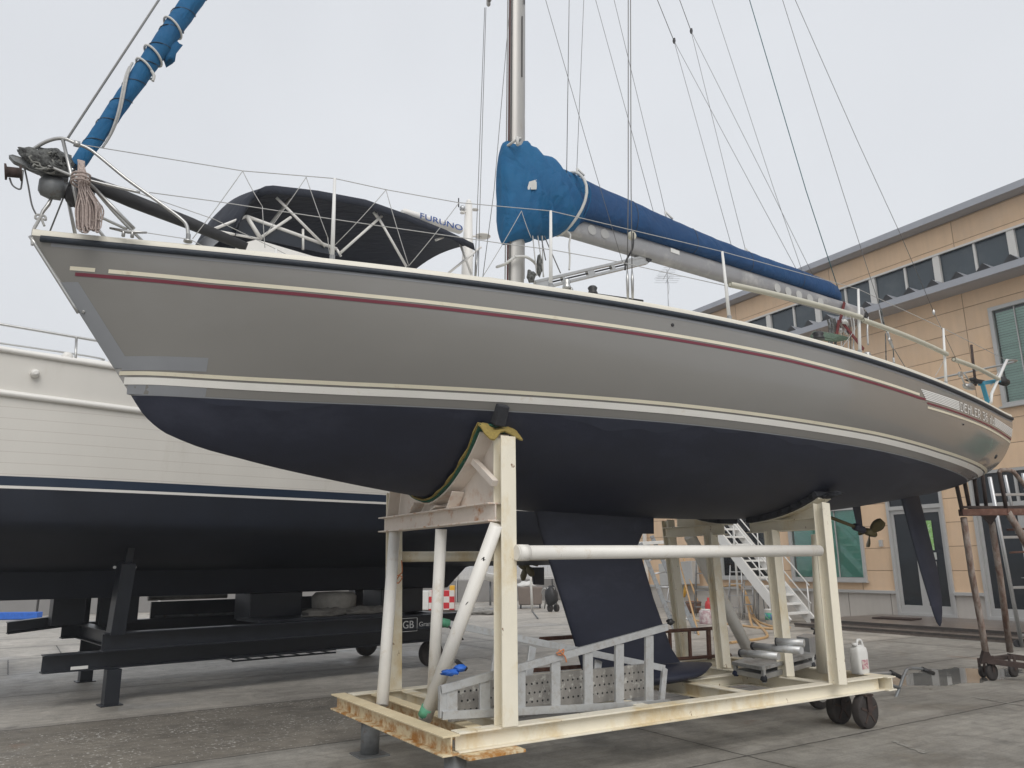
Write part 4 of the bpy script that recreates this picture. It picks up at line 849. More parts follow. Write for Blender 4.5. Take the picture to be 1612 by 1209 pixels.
# fittings along the deck edge
for i, (x, y, rr, hh) in enumerate(((892, 447, .035, .07), (899, 453, .018, .03), (933, 456, .04, .06), (1288, 527, .055, .06), (1365, 554, .035, .03), (1407, 565, .012, .05), (1450, 588, .015, .04))):
    c_ = edge(x, y+3, .12); q = MB(); q.lathe(c_-Z*.03, Z, [(rr*1.1, 0), (rr, .02), (rr*.8, hh*.6), (rr, hh), (rr*.7, hh+.015)], 16); q.build('deck_winch' if rr > .03 else 'deck_fitting', K.dark if i in (3, 2) else K.steel, yt)
tubeo('genoa_track', [edge(940, 464, .3, 0), edge(1012, 474, .3)], .012, K.dark, yt, 6)
q = MB()
for k in range(9): q.tube([edge(1298+k*1.5, 536+.3*k, .35)+(A*math.cos(a_)*(.16+.01*k)+Z*(.02+.03*math.sin(a_)+.006*k)+B*math.sin(a_)*.1) for a_ in np.linspace(0, 6.28, 20)], .012, 6)
q.build('coiled_sheet', K.green, yt)
# vang with lightening slots
v0, v1 = mz(843, 450), mz(1016, 409); vd = unit(v1-v0); vu = unit(np.cross(B, vd)); vu = vu if vu[2] > 0 else -vu
vg = MB()
for sg in (-1, 1): vg.beam(v0+vu*.037*sg, v1+vu*.037*sg, .05, .030, up=vu)
L_ = np.linalg.norm(v1-v0)
for t0, t1 in ((0, .10), (.22, .24), (.44, .50), (.66, .69), (.80, 1.)): vg.beam(lin(v0, v1, t0), lin(v0, v1, t1), .042, .05, up=vu)
vg.build('boom_vang', K.steel, yt, .004)
q = MB(); q.lathe(v1-B*.03+vd*.03, B, [(.04, 0), (.04, .06)], 14); q.build('vang_pivot', K.dark, yt)
tubeo('vang_line', [lin(v0, v1, .02), lin(v0, v1, .95)], .009, K.dark, yt, 6)
# ------- rigging wires
def wire(name, pts, r_=.004, m=K.wire, zmax=13.9, b=0., par=yt, up=True):
    P = [qB(x, y, BC-b) for x, y in pts]
    if up:
        d = unit(P[0]-P[1]); ext = min((zmax-P[0][2])/max(d[2], .05), 9.); 
        # stop at the mast
        P = [P[0]+d*ext]+P
    return tubeo(name, P, r_, m, par, 5)
wire('shroud', [(989, 0), (989, 300), (987.5, 430)], .0045, b=1.3); wire('shroud', [(992.6, 0), (993.5, 300), (995, 430)], .0045, b=1.3)
for x0_, x1_ in ((987.5, 988.5), (995, 996)):
    tubeo('rigging_screw', [qB(x0_, 425, BC-1.3), qB(x0_+.3, 440, BC-1.3), qB(x1_, 470, BC-1.3)], [.006, .014, .010], K.steel, yt, 8)
q = MB(); bc_ = qB(997, 370, BC-1.25); q.lathe(bc_, B, [(.035, 0), (.04, .01), (.04, .03), (.035, .04)], 14); q.build('halyard_block', K.pad, yt)
tubeo('control_line', smoothpath([bc_+Z*.02, qB(996, 390, BC-1.25), qB(986, 410, BC-1.2), qB(984, 425, BC-1.2)]), .008, K.dark, yt, 6)
wire('lazy_jack', [(859, 0), (925, 228.6), (946, 300), (980, 413)], .003, b=.3); wire('topping_line', [(896, 0), (892, 276)], .004, b=.1)
wire('lazy_jack', [(919, 0), (908, 266)], .003); wire('lazy_jack', [(937.7, 0), (987, 180), (1029, 335)], .003, b=-.1); wire('lazy_jack', [(966.8, 0), (1039.5, 300), (1047, 333)], .003)
wire('lazy_jack', [(1035, 0), (1061, 64.4)], .0045); wire('lazy_jack', [(1061, 64.4), (1127, 300), (1151, 385)], .003, b=.08, up=False); wire('lazy_jack', [(1061, 64.4), (1187, 300), (1254, 424.5)], .003, up=False)
wire('lazy_jack', [(1070, 0), (1088, 49)], .0045); wire('lazy_jack', [(1088, 49), (1149.7, 300), (1173, 391)], .003, b=.08, up=False); wire('lazy_jack', [(1088, 49), (1214, 300), (1281, 435.7)], .003, up=False)
wire('lazy_jack', [(1120.6, 0), (1219, 300), (1262, 424.5)], .003, b=-.08); wire('topping_lift', [(1180, 0), (1269, 300), (1319, 453)], .006, K.teal)
for x, y in ((1061, 64.4), (1088, 49)): q = MB(); q.lump(mz(x, y), (A, B, Z), (.02, .02, .045), .2, 2, 8); q.build('line_knot', K.dark, yt)
for x, y in ((908, 268), (1047, 336), (1173, 394), (1281, 438)):
    q = MB(); q.tube([mz(x, y-3), mz(x-3, y+9)-B*.05], .01, 5); q.tube([mz(x, y-3), mz(x+6, y+12)-B*.06], .012, 5); q.build('cover_tie', K.tie, yt)
wire('backstay', [(1232, 0), (1326, 300), (1360.5, 407), (1386, 486)], .004, b=.0); wire('backstay', [(1252, 0), (1350, 222), (1417.6, 369), (1470, 491)], .004)
wire('backstay', [(1470, 491), (1513, 582)], .0035, up=False)
q = MB(); q.lump(mz(1470, 492), (A, B, Z), (.025, .02, .05), .2, 2, 8); q.build('backstay_block', K.steel, yt)
for pts, r_, m_ in (([(1386, 486), (1391, 510), (1397, 522)], .016, K.roped), ([(1384, 488), (1388, 508), (1394, 520)], .008, K.wirel), ([(1397, 522), (1402, 538), (1406, 548)], .018, K.steel), ([(1394, 525), (1395, 568)], .008, K.roped), ([(1406, 548), (1408, 575)], .008, K.roped), ([(1408, 550), (1425, 578)], .005, K.wire)):
    tubeo('backstay_tackle', smoothpath([mz(x, y) for x, y in pts]), r_, m_, yt, 7)
q = MB(); q.lump(mz(1401, 536), (A, B, Z), (.05, .02, .05), .35, 3, 12, seed=3); q.build('tackle_cleat', K.steel, yt)
# far-side shrouds and forward lower shroud
wire('shroud', [(763, 12), (751, 340), (747, 440)], .004, b=-1.15, up=False); wire('shroud', [(765, 12), (755, 340), (753, 440)], .004, b=-1.15, up=False); wire('shroud', [(798, 62), (777.7, 300), (759.6, 439)], .004, b=-1.1)
tubeo('rigging_screw', [qB(752, 395, BC+1.15), qB(748, 440, BC+1.15)], .012, K.steel, yt, 8)
# mainsheet tackle with red straps at the boom end
for pts, w_ in ((((1319, 479), (1312, 508)), .045), (((1311, 505), (1349, 553)), .05), (((1310, 508), (1305, 540)), .05)):
    q = MB(); q.beam(mz(*pts[0])-B*.1, mz(*pts[1])-B*.1, .01, w_, up=A); q.build('red_strap', K.redst, yt, .002)
for x0_, y0, x1_, y1, r_, m_ in ((1303, 502, 1303, 535, .022, K.roped), (1308, 503, 1309, 540, .018, K.roped), (1298, 505, 1299, 536, .016, K.roped), (1324, 505, 1330, 545, .008, K.wirel), (1328, 505, 1334, 548, .008, K.roped), (1322, 480, 1325, 510, .008, K.wirel), (1326, 478, 1340, 545, .006, K.wirel), (1337, 497, 1337, 545, .010, K.wirel), (1313, 512, 1319, 545, .006, K.wirel), (1316, 512, 1322, 545, .006, K.roped)):
    tubeo('mainsheet', smoothpath([mz(x0_, y0)-B*.05, mz((x0_+x1_)/2+1.5, (y0+y1)/2)-B*.06, mz(x1_, y1+14)-B*.05]), r_, m_, yt, 6)
for x, y in ((1326, 512), (1318, 522), (1327, 525)):
    q = MB(); q.lathe(mz(x, y)-B*.08, B, [(.03, 0), (.036, .01), (.036, .03), (.03, .04)], 12); q.build('sheet_block', K.steel, yt)
q = MB(); q.lump(mz(1317, 510)-B*.12, (A, B, Z), (.06, .03, .03), .4, 3, 10, seed=9); q.build('strap_knot', K.tie, yt)
# skin fittings
for s_, z_, r_ in ((.245, 3.305, .012), (4.42, 3.46, .014), (10.57, 2.82, .03), (8.9, 3.02, .01)):
    q = MB(); p_ = HP(s_, z_, 1, .0); n_ = unit(HP(s_, z_, 1, .02)-p_); q.lathe(p_-n_*.004, n_, [(r_, 0), (r_, .010), (r_*.6, .014), (r_*.4, .012)], 14); q.build('skin_fitting', K.steel if s_ < 1 else K.dark, yt)
# ------------------------------------------------------------ cream steel cradle under the sailing yacht
cr0 = thing('boat_cradle', 'cream-painted steel cradle with rusty front beam carrying the grey sailing yacht', 'boat cradle', W(5, 6, 0))
ZT = .44; HB = .13; zc_ = ZT-HB/2
def nb(a): return 4.97-.12*(a-2.57)/4.73+.065        # centre line of the near long beam
def hb(name, p, q, m, side, w_=.13, h=.13, par=cr0, **k): return MB().hbeam(p, q, w_, h, side).build(name, m, par, .0025, **k)
hb('long_beam', W(2.70, nb(2.6), zc_), W(7.32, nb(7.3), zc_), K.crad, B)
hb('long_beam', W(2.70, 7.0, zc_), W(7.32, 7.0, zc_), K.crad, B)
hb('end_beam', W(2.62, 4.93, zc_), W(2.62, 7.10, zc_), K.cradr, A, label='badly rusted front end beam')
hb('end_beam', W(7.38, 4.80, zc_), W(7.38, 7.08, zc_), K.crad, A)
for a_ in (2.92, 3.22, 4.45, 5.62, 6.62): hb('cross_beam', W(a_, nb(a_)+.066, zc_-.004), W(a_, 6.934, zc_-.004), K.cradr if a_ < 3 else K.crad, A, .11, .12)
hb('inner_beam', W(5.68, 5.95, zc_-.006), W(6.56, 5.95, zc_-.006), K.crad, B, .1, .11)
MB().beam(W(2.70, 4.93, ZT-HB-.012), W(3.15, 4.93, ZT-HB-.012), .18, .02).build('base_plate', K.cradr, cr0, .002)
# uprights
pf = hb('post', W(3.09, 5.00, ZT), W(3.11, 5.02, 2.50), K.crad, A, .13, .12); hb('post', W(3.12, 7.02, ZT), W(3.10, 7.05, 2.24), K.crad, A, .12, .12)
def q3(x, y, a): return qA(x, y, a)
for b_, t_, r_ in ((W(2.74, 6.38, ZT-.02), qA(621, 839, 3.02), .052), (W(3.0, 5.98, ZT-.02), qA(694.5, 833, 3.02), .048), (W(2.75, 5.60, ZT-.01), qA(782, 826, 3.02), .052)):
    MB().tube([b_, t_], r_, 18).build('pipe_strut', K.cradw, cr0)
tubeo('tape_wrap', [W(2.75, 5.60, ZT+.01), lin(W(2.75, 5.60, ZT), qA(782, 826, 3.02), .055)], .056, K.greent, cr0, 18)
for t0 in (.60, .82):
    p_ = lin(W(2.75, 5.60, ZT), qA(782, 826, 3.02), t0)
    v_ = unit(O-p_); q = MB(); q.lump(p_+v_*.048, (unit(qA(782, 826, 3.02)-W(2.75, 5.60, ZT)), np.cross(v_, Z), v_), (.028, .014, .006), .5, 4, 8, seed=int(t0*10)); q.build('paint_chip', K.dark, cr0)
tubeo('side_tube', [W(3.14, 4.92, 1.63), W(6.56, 4.87, 1.64)], .053, K.cradw, cr0, 22); tubeo('side_tube', [W(3.18, 7.05, 1.63), W(6.6, 7.05, 1.63)], .050, K.crad, cr0, 22)
tubeo('tube_collar', [W(3.15, 4.92, 1.63), W(3.24, 4.92, 1.63)], .060, K.cradw, cr0, 22)
# rear uprights
post_rear = ((6.60, 4.84, 6.74, 4.93, 2.10), (6.64, 5.45, 6.78, 5.60, 1.86), (6.62, 6.25, 6.86, 6.54, 1.86), (6.88, 7.12, 6.96, 7.34, 2.06))
for a0, b0, a1, b1, zt_ in post_rear: hb('post', W(a0, b0, ZT-.01), W(a1, b1, zt_), K.crad, A, .115, .115)
tubeo('pipe_post', [qZ(1295, 1058, ZT), qA(1286, 842, 7.0)], .058, K.crad, cr0, 18)
hb('saddle_beam', W(6.86, 4.98, 1.91), W(6.86, 5.95, 1.91), K.crad, A, .13, .12); hb('saddle_beam', W(6.90, 6.36, 1.91), W(6.90, 7.32, 1.91), K.crad, A, .13, .12)
bp0, bp1 = qB(1090, 852, 7.05), qB(1172, 1012, 7.05)
tubeo('brace_pipe', [bp0+(bp0-bp1)*.05, bp1+(bp1-bp0)*.12], .075, K.cradw, cr0, 18)
# front saddle: web plate following the hull, flange, ribs, carpet
def hullcurve(s, b0, b1, n, off):                        # points on the underside, b0..b1 lateral offset (+ = near side)
    o = []
    for i in range(n+1):
        b_ = b0+(b1-b0)*i/n; y = abs(b_); lo, hi = zk(s), zs(s)
        for _ in range(40):
            m_ = (lo+hi)/2
            if half(s, m_) < y: lo = m_
            else: hi = m_
        o.append((b_, lo))
    P = [np.array([b_, z]) for b_, z in o]; R = []
    for i, p in enumerate(P):
        d = P[min(i+1, n)]-P[max(i-1, 0)]; nrm = np.array([d[1], -d[0]]); nrm = nrm/max(1e-9, np.linalg.norm(nrm)); R.append(p+nrm*off)
    return R
def saddle(a, b0, b1, off, aw, thick, n=26, s=None):
    s = s or a; cu = hullcurve(s, b0, b1, n, off); cu2 = hullcurve(s, b0, b1, n, off+thick); return cu, cu2
def band(r, a0, a1, cu, cu2, wob=0.):
    rows = []
    for a_ in (a0, a1):
        for (b_, z_) in cu: pass
    f = [W(a0+wob*math.sin(i*1.7), BC-b_, z_) for i, (b_, z_) in enumerate(cu)]; f2 = [W(a0+wob*math.sin(i*1.7), BC-b_, z_) for i, (b_, z_) in enumerate(cu2)]
    g = [W(a1, BC-b_, z_) for b_, z_ in cu]; g2 = [W(a1, BC-b_, z_) for b_, z_ in cu2]
    r.grid([f, g, g2, f2], 0, False, closed=False); r.grid([f2, f], 0, False)
    r.add([f[0], g[0], g2[0], f2[0]], [(0, 1, 2, 3)]); r.add([f[-1], g[-1], g2[-1], f2[-1]], [(3, 2, 1, 0)]); return r
SA = 3.08; cu, cu2 = saddle(SA, -.98, .86, .03, .2, .012)
r = MB(); pl = [(b_, z_) for b_, z_ in cu2]
poly = [W(SA, BC-b_, z_-.001) for b_, z_ in pl]; base = [W(SA, BC-b_, 1.99) for b_, z_ in pl]
for i in range(len(poly)-1):
    if pl[i][1] > 1.995 and pl[i+1][1] > 1.995: r.add([base[i], base[i+1], poly[i+1], poly[i]], [(0, 1, 2, 3)])
r.build('saddle_web', K.sad, cr0)
hb('saddle_beam', W(3.03, 5.02, 1.93), W(3.03, 7.10, 1.93), K.sad, A, .14, .14)
r = band(MB(), SA-.13, SA+.13, cu, cu2); r.build('saddle_flange', K.sad, cr0)
for b_ in (-.78, -.30, .12, .42, .80):                    # slanting ribs in front of the web
    z_ = [z for bb_, z in pl if bb_ >= b_-.05][0]
    r = MB(); d = .17 if b_ > .6 else .0; q0 = W(SA-.07, BC-b_-(.18 if b_ > .6 else -.10), 2.0 if b_ < .6 else 2.16); q1 = W(SA-.07, BC-b_, z_-.03)
    r.beam(q1, q0, .012, .11, up=A) if b_ < .6 else r.beam(W(SA-.07, BC-.66, 2.36), W(SA-.07, BC-1.0, 2.14), .05, .05)
    r.build('saddle_rib', K.sad, cr0, .002)
cu3, cu4 = saddle(SA, -1.0, .90, .004, .2, .022); r = band(MB(), SA-.15, SA+.15, cu3, cu4, .006); r.build('carpet_strip', K.carpg, cr0, label='green-edged carpet strip along the front saddle')
cu5, cu6 = saddle(SA, -.55, .90, .0005, .2, .012); r = band(MB(), SA-.165, SA-.10, cu5, cu6, .008); r.build('carpet_strip', K.carpy, cr0)
# carpet flaps and the dark block at the top
e = hullcurve(SA, .90, .96, 2, .03)[0]; ex = W(SA, BC-e[0], e[1])
MB().beam(ex+Z*.02+B*.02, ex+Z*.17+B*(-.055)+A*.0, .16, .09, up=A).build('pad_block', K.padk, cr0, .012)
fl = MB(); rows = []
for i in range(10):
    t = i/9; rows.append([W(SA-.16+.34*t, BC-.90-.02*math.sin(t*9)-.035*k, 2.60+.012*math.sin(t*11+k)-.03*k*(1+.4*math.sin(t*8))) for k in range(4)])
fl.grid(rows); fl.grid([[p-Z*.008-A*.002 for p in q_] for q_ in rows][::-1]); fl.build('carpet_flap', K.carpy, cr0)
# rear pads
for s_, b0, b1, par_ in ((6.86, .12, 1.02, 0), (6.92, -1.15, -.30, 0)):
    cu7, cu8 = saddle(s_, b0, b1, .004, .2, .055); r = band(MB(), s_-.14, s_+.14, cu7, cu8, .01); r.build('hull_pad', K.padk, cr0)
    cu7, cu8 = saddle(s_, b0+.05, b1-.02, .062, .2, .012); r = band(MB(), s_-.10, s_+.10, cu7, cu8); r.build('saddle_flange', K.crad, cr0)
    r = MB(); L_ = [(b_, z_) for b_, z_ in cu8 if z_ > 1.98]
    for i in range(len(L_)-1): r.add([W(s_, BC-L_[i][0], 1.97), W(s_, BC-L_[i+1][0], 1.97), W(s_, BC-L_[i+1][0], L_[i+1][1]), W(s_, BC-L_[i][0], L_[i][1])], [(0, 1, 2, 3)])
    if r.f: r.build('saddle_web', K.crad, cr0)
q = MB(); e = hullcurve(6.86, 1.0, 1.06, 2, .05)[1]
for k in range(4): q.lump(W(6.88+.02*k, BC-e[0]-.02*k, e[1]-.02+.012*k), (A, B, Z), (.10, .07, .016), .3, 3, 12, seed=k)
q.build('folded_carpet', K.padk, cr0)
# feet
for b_ in (6.62, 5.10):
    q = MB(); q.lathe(W(2.74, b_, .012), Z, [(.078, 0), (.078, .29)], 22); q.beam(W(2.74, b_-.13, .006), W(2.74, b_+.13, .006), .26, .012); q.build('support_foot', K.galv, cr0)
# casters
def caster(par, a, b, r_=.155, w_=.085, zt=ZT-HB, ax=B, mt=K.tyre, mh=K.hub):
    c_ = W(a, b, r_); root = MB()
    root.lathe(c_-ax*w_/2, ax, [(r_*.72, .0), (r_*.97, .004), (r_, .012), (r_, w_-.012), (r_*.97, w_-.004), (r_*.72, w_)], 30); wo = root.build('wheel', mt, par)
    h = MB(); h.lathe(c_-ax*(w_/2-.012), ax, [(r_*.80, 0), (r_*.80, .012), (r_*.30, .014)], 24); h.lathe(c_-ax*(w_/2+.01), ax, [(r_*.22, 0), (r_*.22, w_+.02)], 16)
    for k in range(5):
        an = 2*math.pi*k/5; d = Z*math.cos(an)+np.cross(ax, Z)*math.sin(an); h.beam(c_+d*.02-ax*(w_/2-.002), c_+d*r_*.78-ax*(w_/2-.002), .02, .016, up=ax)
    h.build('rim', mh, wo)
    f = MB()
    for sg in (-1, 1): f.beam(c_+ax*sg*(w_/2+.018), c_+ax*sg*(w_/2+.018)+Z*(zt-r_), .07, .008, up=ax)
    f.beam(c_+Z*(zt-r_-.012)-ax*(w_/2+.022), c_+Z*(zt-r_-.012)+ax*(w_/2+.022), .12, .016); f.build('fork', K.rustk, wo)
caster(cr0, 7.02, 4.88); caster(cr0, 7.02, 5.16); caster(cr0, 6.9, 6.62); caster(cr0, 6.9, 6.95)
tubeo('orange_string', smoothpath([qA(632, 882, 3.1), qA(633, 900, 3.1), qA(629, 905, 3.1), qA(624, 914, 3.1), qA(627, 918, 3.1), qA(633, 909, 3.1), qA(628, 906, 3.1), qA(623, 906, 3.1)]), .006, K.orange, cr0, 5)

# ------------------------------------------------------------ aluminium step ladder lying on its side on the cradle
ld = thing('step_ladder', 'folding aluminium step ladder lying on its side on the front deck of the cream cradle', 'ladder', qZ(870, 1127, ZT))
LB = 5.17
def lb(x, y, b=LB): return qB(x, y, b)
yb_ = lambda x: 1131-(x-700)/350*19; yt2 = lambda x: 1078-(x-706)/(1046-706)*94
def rail(p, q, name='stile', w_=.028, h=.07): return MB().chan(p, q, w_, h, B, .004).build(name, K.ladder, ld, .001)
rail(lb(696, yb_(696)-5), lb(1054, yb_(1054)-5), h=.055); rail(lb(694, yt2(694)+4), lb(1050, yt2(1050)+4), h=.055)
for x in (712, 764, 820, 875.5, 927, 976, 1023):
    w_ = .085; MB().beam(lb(x, yt2(x)+10)+B*.012, lb(x, yb_(x)-10)+B*.012, w_, .026, up=B).build('tread', K.ladder, ld, .003)
MB().beam(lb(703, 1080)+B*.02, lb(703, 1130)+B*.02, .10, .035, up=B).build('end_frame', K.ladder, ld, .003)
for x, y in ((690, 1057), (712, 1057)): pass
q = MB(); q.lump(lb(706, 1058)-B*.02, (A, B, Z), (.075, .05, .02), .4, 3, 14, seed=4); q.lump(lb(722, 1051)-B*.02, (A, B, Z), (.05, .04, .02), .4, 3, 12, seed=5); q.build('plastic_wrap', K.bluet, ld)
q = MB(); q.lump(lb(1055, 979), (A, B, Z), (.035, .03, .025), .3, 3, 12, seed=4); q.build('foot_cap', K.dark, ld)
# second half of the ladder, folded open behind
B2 = 5.62
p0, p1 = qB(697, 980, 5.95), qB(1046, 1052, 5.50); q0, q1 = qB(712, 1118, 5.75), qB(1040, 1118, 5.42)
def r2(a, b): return MB().chan(a, b, .028, .055, B, .004).build('stile', K.ladder, ld, .001)
r2(p0, p1); r2(p1, q1); 
for x0_, y0, x1_, y1 in ((655+60, 1003, 700, 1060), (785, 1006, 771, 1110), (838, 1018, 826, 1110), (942, 1040, 934, 1108), (992, 1048, 988, 1108)):
    MB().beam(qB(x0_, y0, 5.7), qB(x1_, y1, 5.62), .07, .025, up=B).build('tread', K.ladder, ld, .003)
tubeo('tape', [qB(688, 978, 5.96), qB(707, 982, 5.94)], .035, K.greent, ld, 8)
q = MB(); q.tube(smoothpath([lb(876, 1022)-B*.03, lb(880, 1028)-B*.04, lb(886, 1034)-B*.03, lb(888, 1042)-B*.03]), .006, 5); q.tube(smoothpath([lb(872, 1028)-B*.03, lb(878, 1024)-B*.04, lb(884, 1022)-B*.03, lb(882, 1030)-B*.03, lb(874, 1030)-B*.03]), .006, 5); q.build('orange_string', K.orange, ld)
for x0_, y0, x1_, y1 in ((711, 988, 729, 1007), (706, 986, 722, 1000)): tubeo('hinge_strap', [qB(x0_, y0, 5.7), qB(x1_, y1, 5.7)], .008, K.dark, ld, 5)
q = MB(); q.beam(qB(718, 1040, 5.5), qB(734, 1054, 5.5), .03, .03); q.build('hinge', K.dark, ld, .004)
# perforated scaffold plank standing on edge behind the ladder
pk = MB(); c0_, c1_ = qB(708, 1120, 5.34), qB(1022, 1113, 5.34); c1_[2] = c0_[2] = ZT; dl = c1_-c0_
pk.slab([c0_, c1_, c1_+Z*.26, c0_+Z*.26], B*.03); tpk = pk.build('scaffold_plank', mat('worn_plank', (.33, .315, .29), .6, .2, var=.22, scale=10, col2=(.55, .54, .50), thr=(.54, .62), mscale=16), None, .003)
tag(tpk, 'perforated grey metal plank splashed with paint, stood on edge behind the lying step ladder', 'plank')
q = MB()
for i in range(38):
    for j in range(3):
        c_ = lin(c0_, c1_, (i+.5+(j % 2)*.5)/38.6)+Z*(.07+.065*j)-B*.0005; q.lathe(c_, -B, [(.0085, 0), (.0085, .0012)], 8)
pf_ = q.build('perforation', K.dark, tpk); pf_['kind'] = 'stuff'
# rust-red ladder lying across the cradle, behind the keel
rl = thing('rusty_ladder', 'short rust-red steel ladder lying on its side behind the fin keel', 'ladder', qB(1085, 1040, 6.75))
RB = 6.75; t_l, t_r, b_l, b_r = qB(850, 1006, RB), qB(1124, 989, RB), qB(830, 1056, RB), qB(1150, 1031, RB)
tubeo('rail', [t_l, t_r], .020, K.rust, rl, 8); tubeo('rail', [b_l, b_r], .020, K.rust, rl, 8)
for x in (1056, 1087, 1117): MB().beam(qB(x-2, 991, RB), qB(x, 1038, RB), .05 if x > 1100 else .03, .03, up=B).build('rung', K.rust, rl, .003)
# stack of folded aluminium work platform on the cradle
sc = thing('folded_work_platform', 'folded aluminium work platform with silver tubes on the rear of the cream cradle', 'work platform', qZ(1215, 1060, ZT))
pz = .535; c4 = [qZ(1152, 1047, pz), qZ(1200, 1056, pz), qZ(1283, 1034, pz), qZ(1232, 1024, pz)]
MB().slab(c4, Z*.035).build('deck', mat('plank_alloy', (.42, .43, .43), .5, .5, var=.2, scale=14, col2=(.30, .29, .27), thr=(.5, .65), mscale=16), sc, .004)
MB().slab([lin(c4[i], (c4[0]+c4[2])/2, .06)-Z*.09 for i in range(4)], Z*.05).build('frame', K.alu, sc, .004)
for i, c_ in enumerate([c4[0], c4[1], lin(c4[1], c4[2], .5), c4[2], c4[3]]): 
    cc = lin(c_, (c4[0]+c4[2])/2, .08); MB().beam(cc+Z*.02, np.array([cc[0], cc[1], ZT-.01 if i != 1 else ZT-.02]), .035, .035, up=A).build('leg', K.ladder, sc, .004); q = MB(); q.lump(np.array([cc[0], cc[1], ZT+.02]), (A, B, Z), (.035, .035, .035), .2, 2, 10); q.build('foot', K.padk if i % 2 else mat('navy_foot', (.01, .02, .06), .6), sc)
for x0_, y0, x1_, y1, z_ in ((1166, 1028, 1226, 1033, .70), (1186, 1017, 1262, 1024, .76), (1187, 1030, 1262, 1016, .66), (1222, 1010, 1266, 1012, .82)):
    a_, b_ = qZ(x0_, y0, z_), qZ(x1_, y1, z_); t_ = tubeo('tube', [a_, b_], .034, K.ladder, sc, 14); tubeo('cap', [a_-(b_-a_)*.02, a_+(b_-a_)*.03], .037, K.dark, t_, 14)
bx_ = [qZ(1256, 1030, .5), qZ(1276, 1034, .5), qZ(1290, 1028, .5), qZ(1270, 1024, .5)]; MB().slab(bx_, Z*.2).build('side_box', K.alu, sc, .006)
# jerry can
jc = thing('jerry_can', 'white plastic jerry can with a pink label beside the rear cradle post', 'jerry can', qZ(1356, 1060, ZT))
jb = qZ(1355, 1060, ZT); jx = A; 
q = MB(); sec = []
for z_, k_ in ((0, .92), (.012, 1), (.20, 1), (.245, .9), (.265, .6), (.275, .3)):
    sec.append([jb+Z*z_+(A*math.copysign(abs(math.cos(t))**.45, math.cos(t))*.085+B*math.copysign(abs(math.sin(t))**.45, math.sin(t))*.06)*k_ for t in np.linspace(0, 2*math.pi, 25)[:-1]])
q.grid(sec, 0, True, closed=True); q.slab(sec[0], -Z*.001); q.build('body', K.plas, jc)
tubeo('handle', smoothpath([jb+A*(-.02)+Z*.265, jb+A*.0+Z*.315, jb+A*.055+Z*.31, jb+A*.08+Z*.24]), .014, K.plas, jc, 10)
q = MB(); q.lathe(jb-A*.055+Z*.265, Z, [(.025, 0), (.025, .03)], 14); q.build('cap', K.plas, jc)
q = MB(); q.beam(jb-B*.0615+Z*.09-A*.05, jb-B*.0615+Z*.09+A*.045, .003, .09); q.build('can_label', mat('pink_label', (.42, .20, .24), .6, col2=(.6, .55, .5), thr=(.5, .55), mscale=40), jc)
q = MB(); q.beam(qZ(1316, 1062, .5), qZ(1330, 1063, .5), .10, .13); tag(q.build('small_carton', mat('carton', (.25, .14, .18), .7, col2=(.45, .40, .42), thr=(.5, .55), mscale=20), None, .006), 'small pink and white carton between the rear cradle posts', 'carton')
# hand truck
ht = thing('hand_truck', 'grey tube hand truck with two black grips tilted behind the cradle casters', 'hand truck', qZ(1392, 1124, 0))
hB = 5.75
def hp(x, y, b=hB): return qB(x, y, b)
tubeo('handle_tube', smoothpath([hp(1390, 1121), hp(1398, 1120), hp(1408, 1102), hp(1416, 1083), hp(1424, 1060), hp(1432, 1052), hp(1452, 1053)]), .017, K.galv, ht, 10)
tubeo('handle_tube', smoothpath([hp(1360, 1062, 6.0), hp(1381, 1060, 6.0), hp(1402, 1059, 6.0)]), .016, K.alu, ht, 10)
tubeo('cross_tube', [hp(1370, 1073), hp(1394, 1075), hp(1416, 1083)], .018, K.galv, ht, 10)
tubeo('grip', [hp(1452, 1053), hp(1469, 1060)], .026, K.dark, ht, 12); tubeo('grip', [hp(1402, 1058, 6.0), hp(1418, 1066, 6.0)], .026, K.dark, ht, 12)
tubeo('frame_tube', [hp(1390, 1121), hp(1340, 1112), hp(1296, 1100)], .022, K.galv, ht, 8)
hw = qB(1291, 1106, 5.75)
q = MB(); cw = np.array([hw[0], hw[1], .17]); q.lathe(cw-B*.04, B, [(.10, 0), (.16, .005), (.17, .03), (.17, .055), (.16, .08), (.10, .085)], 28); wl_ = q.build('wheel', K.tyre, ht); q = MB(); q.lathe(cw-B*.045, B, [(.095, 0), (.095, .09), (.03, .1)], 18); q.build('rim', mat('pale_rim', (.3, .29, .27), .6), wl_)
hr = thing('hose_reel', 'black round hose reel with a grey handle behind the folded platform', 'hose reel', qZ(1270, 1050, .45))
rc_ = qB(1278, 1020, 6.6); q = MB(); q.lathe(rc_, B, [(.15, 0), (.15, .02), (.06, .025), (.06, .10), (.15, .105), (.15, .125)], 24); q.build('drum', K.dark, hr); tubeo('handle', [rc_+Z*.12+A*.05, rc_+Z*.21+A*.1, rc_+Z*.23+A*.03], .015, K.dark, hr, 8); tubeo('stand', [rc_, np.array([rc_[0], rc_[1], ZT])], .02, K.galv, hr, 8)
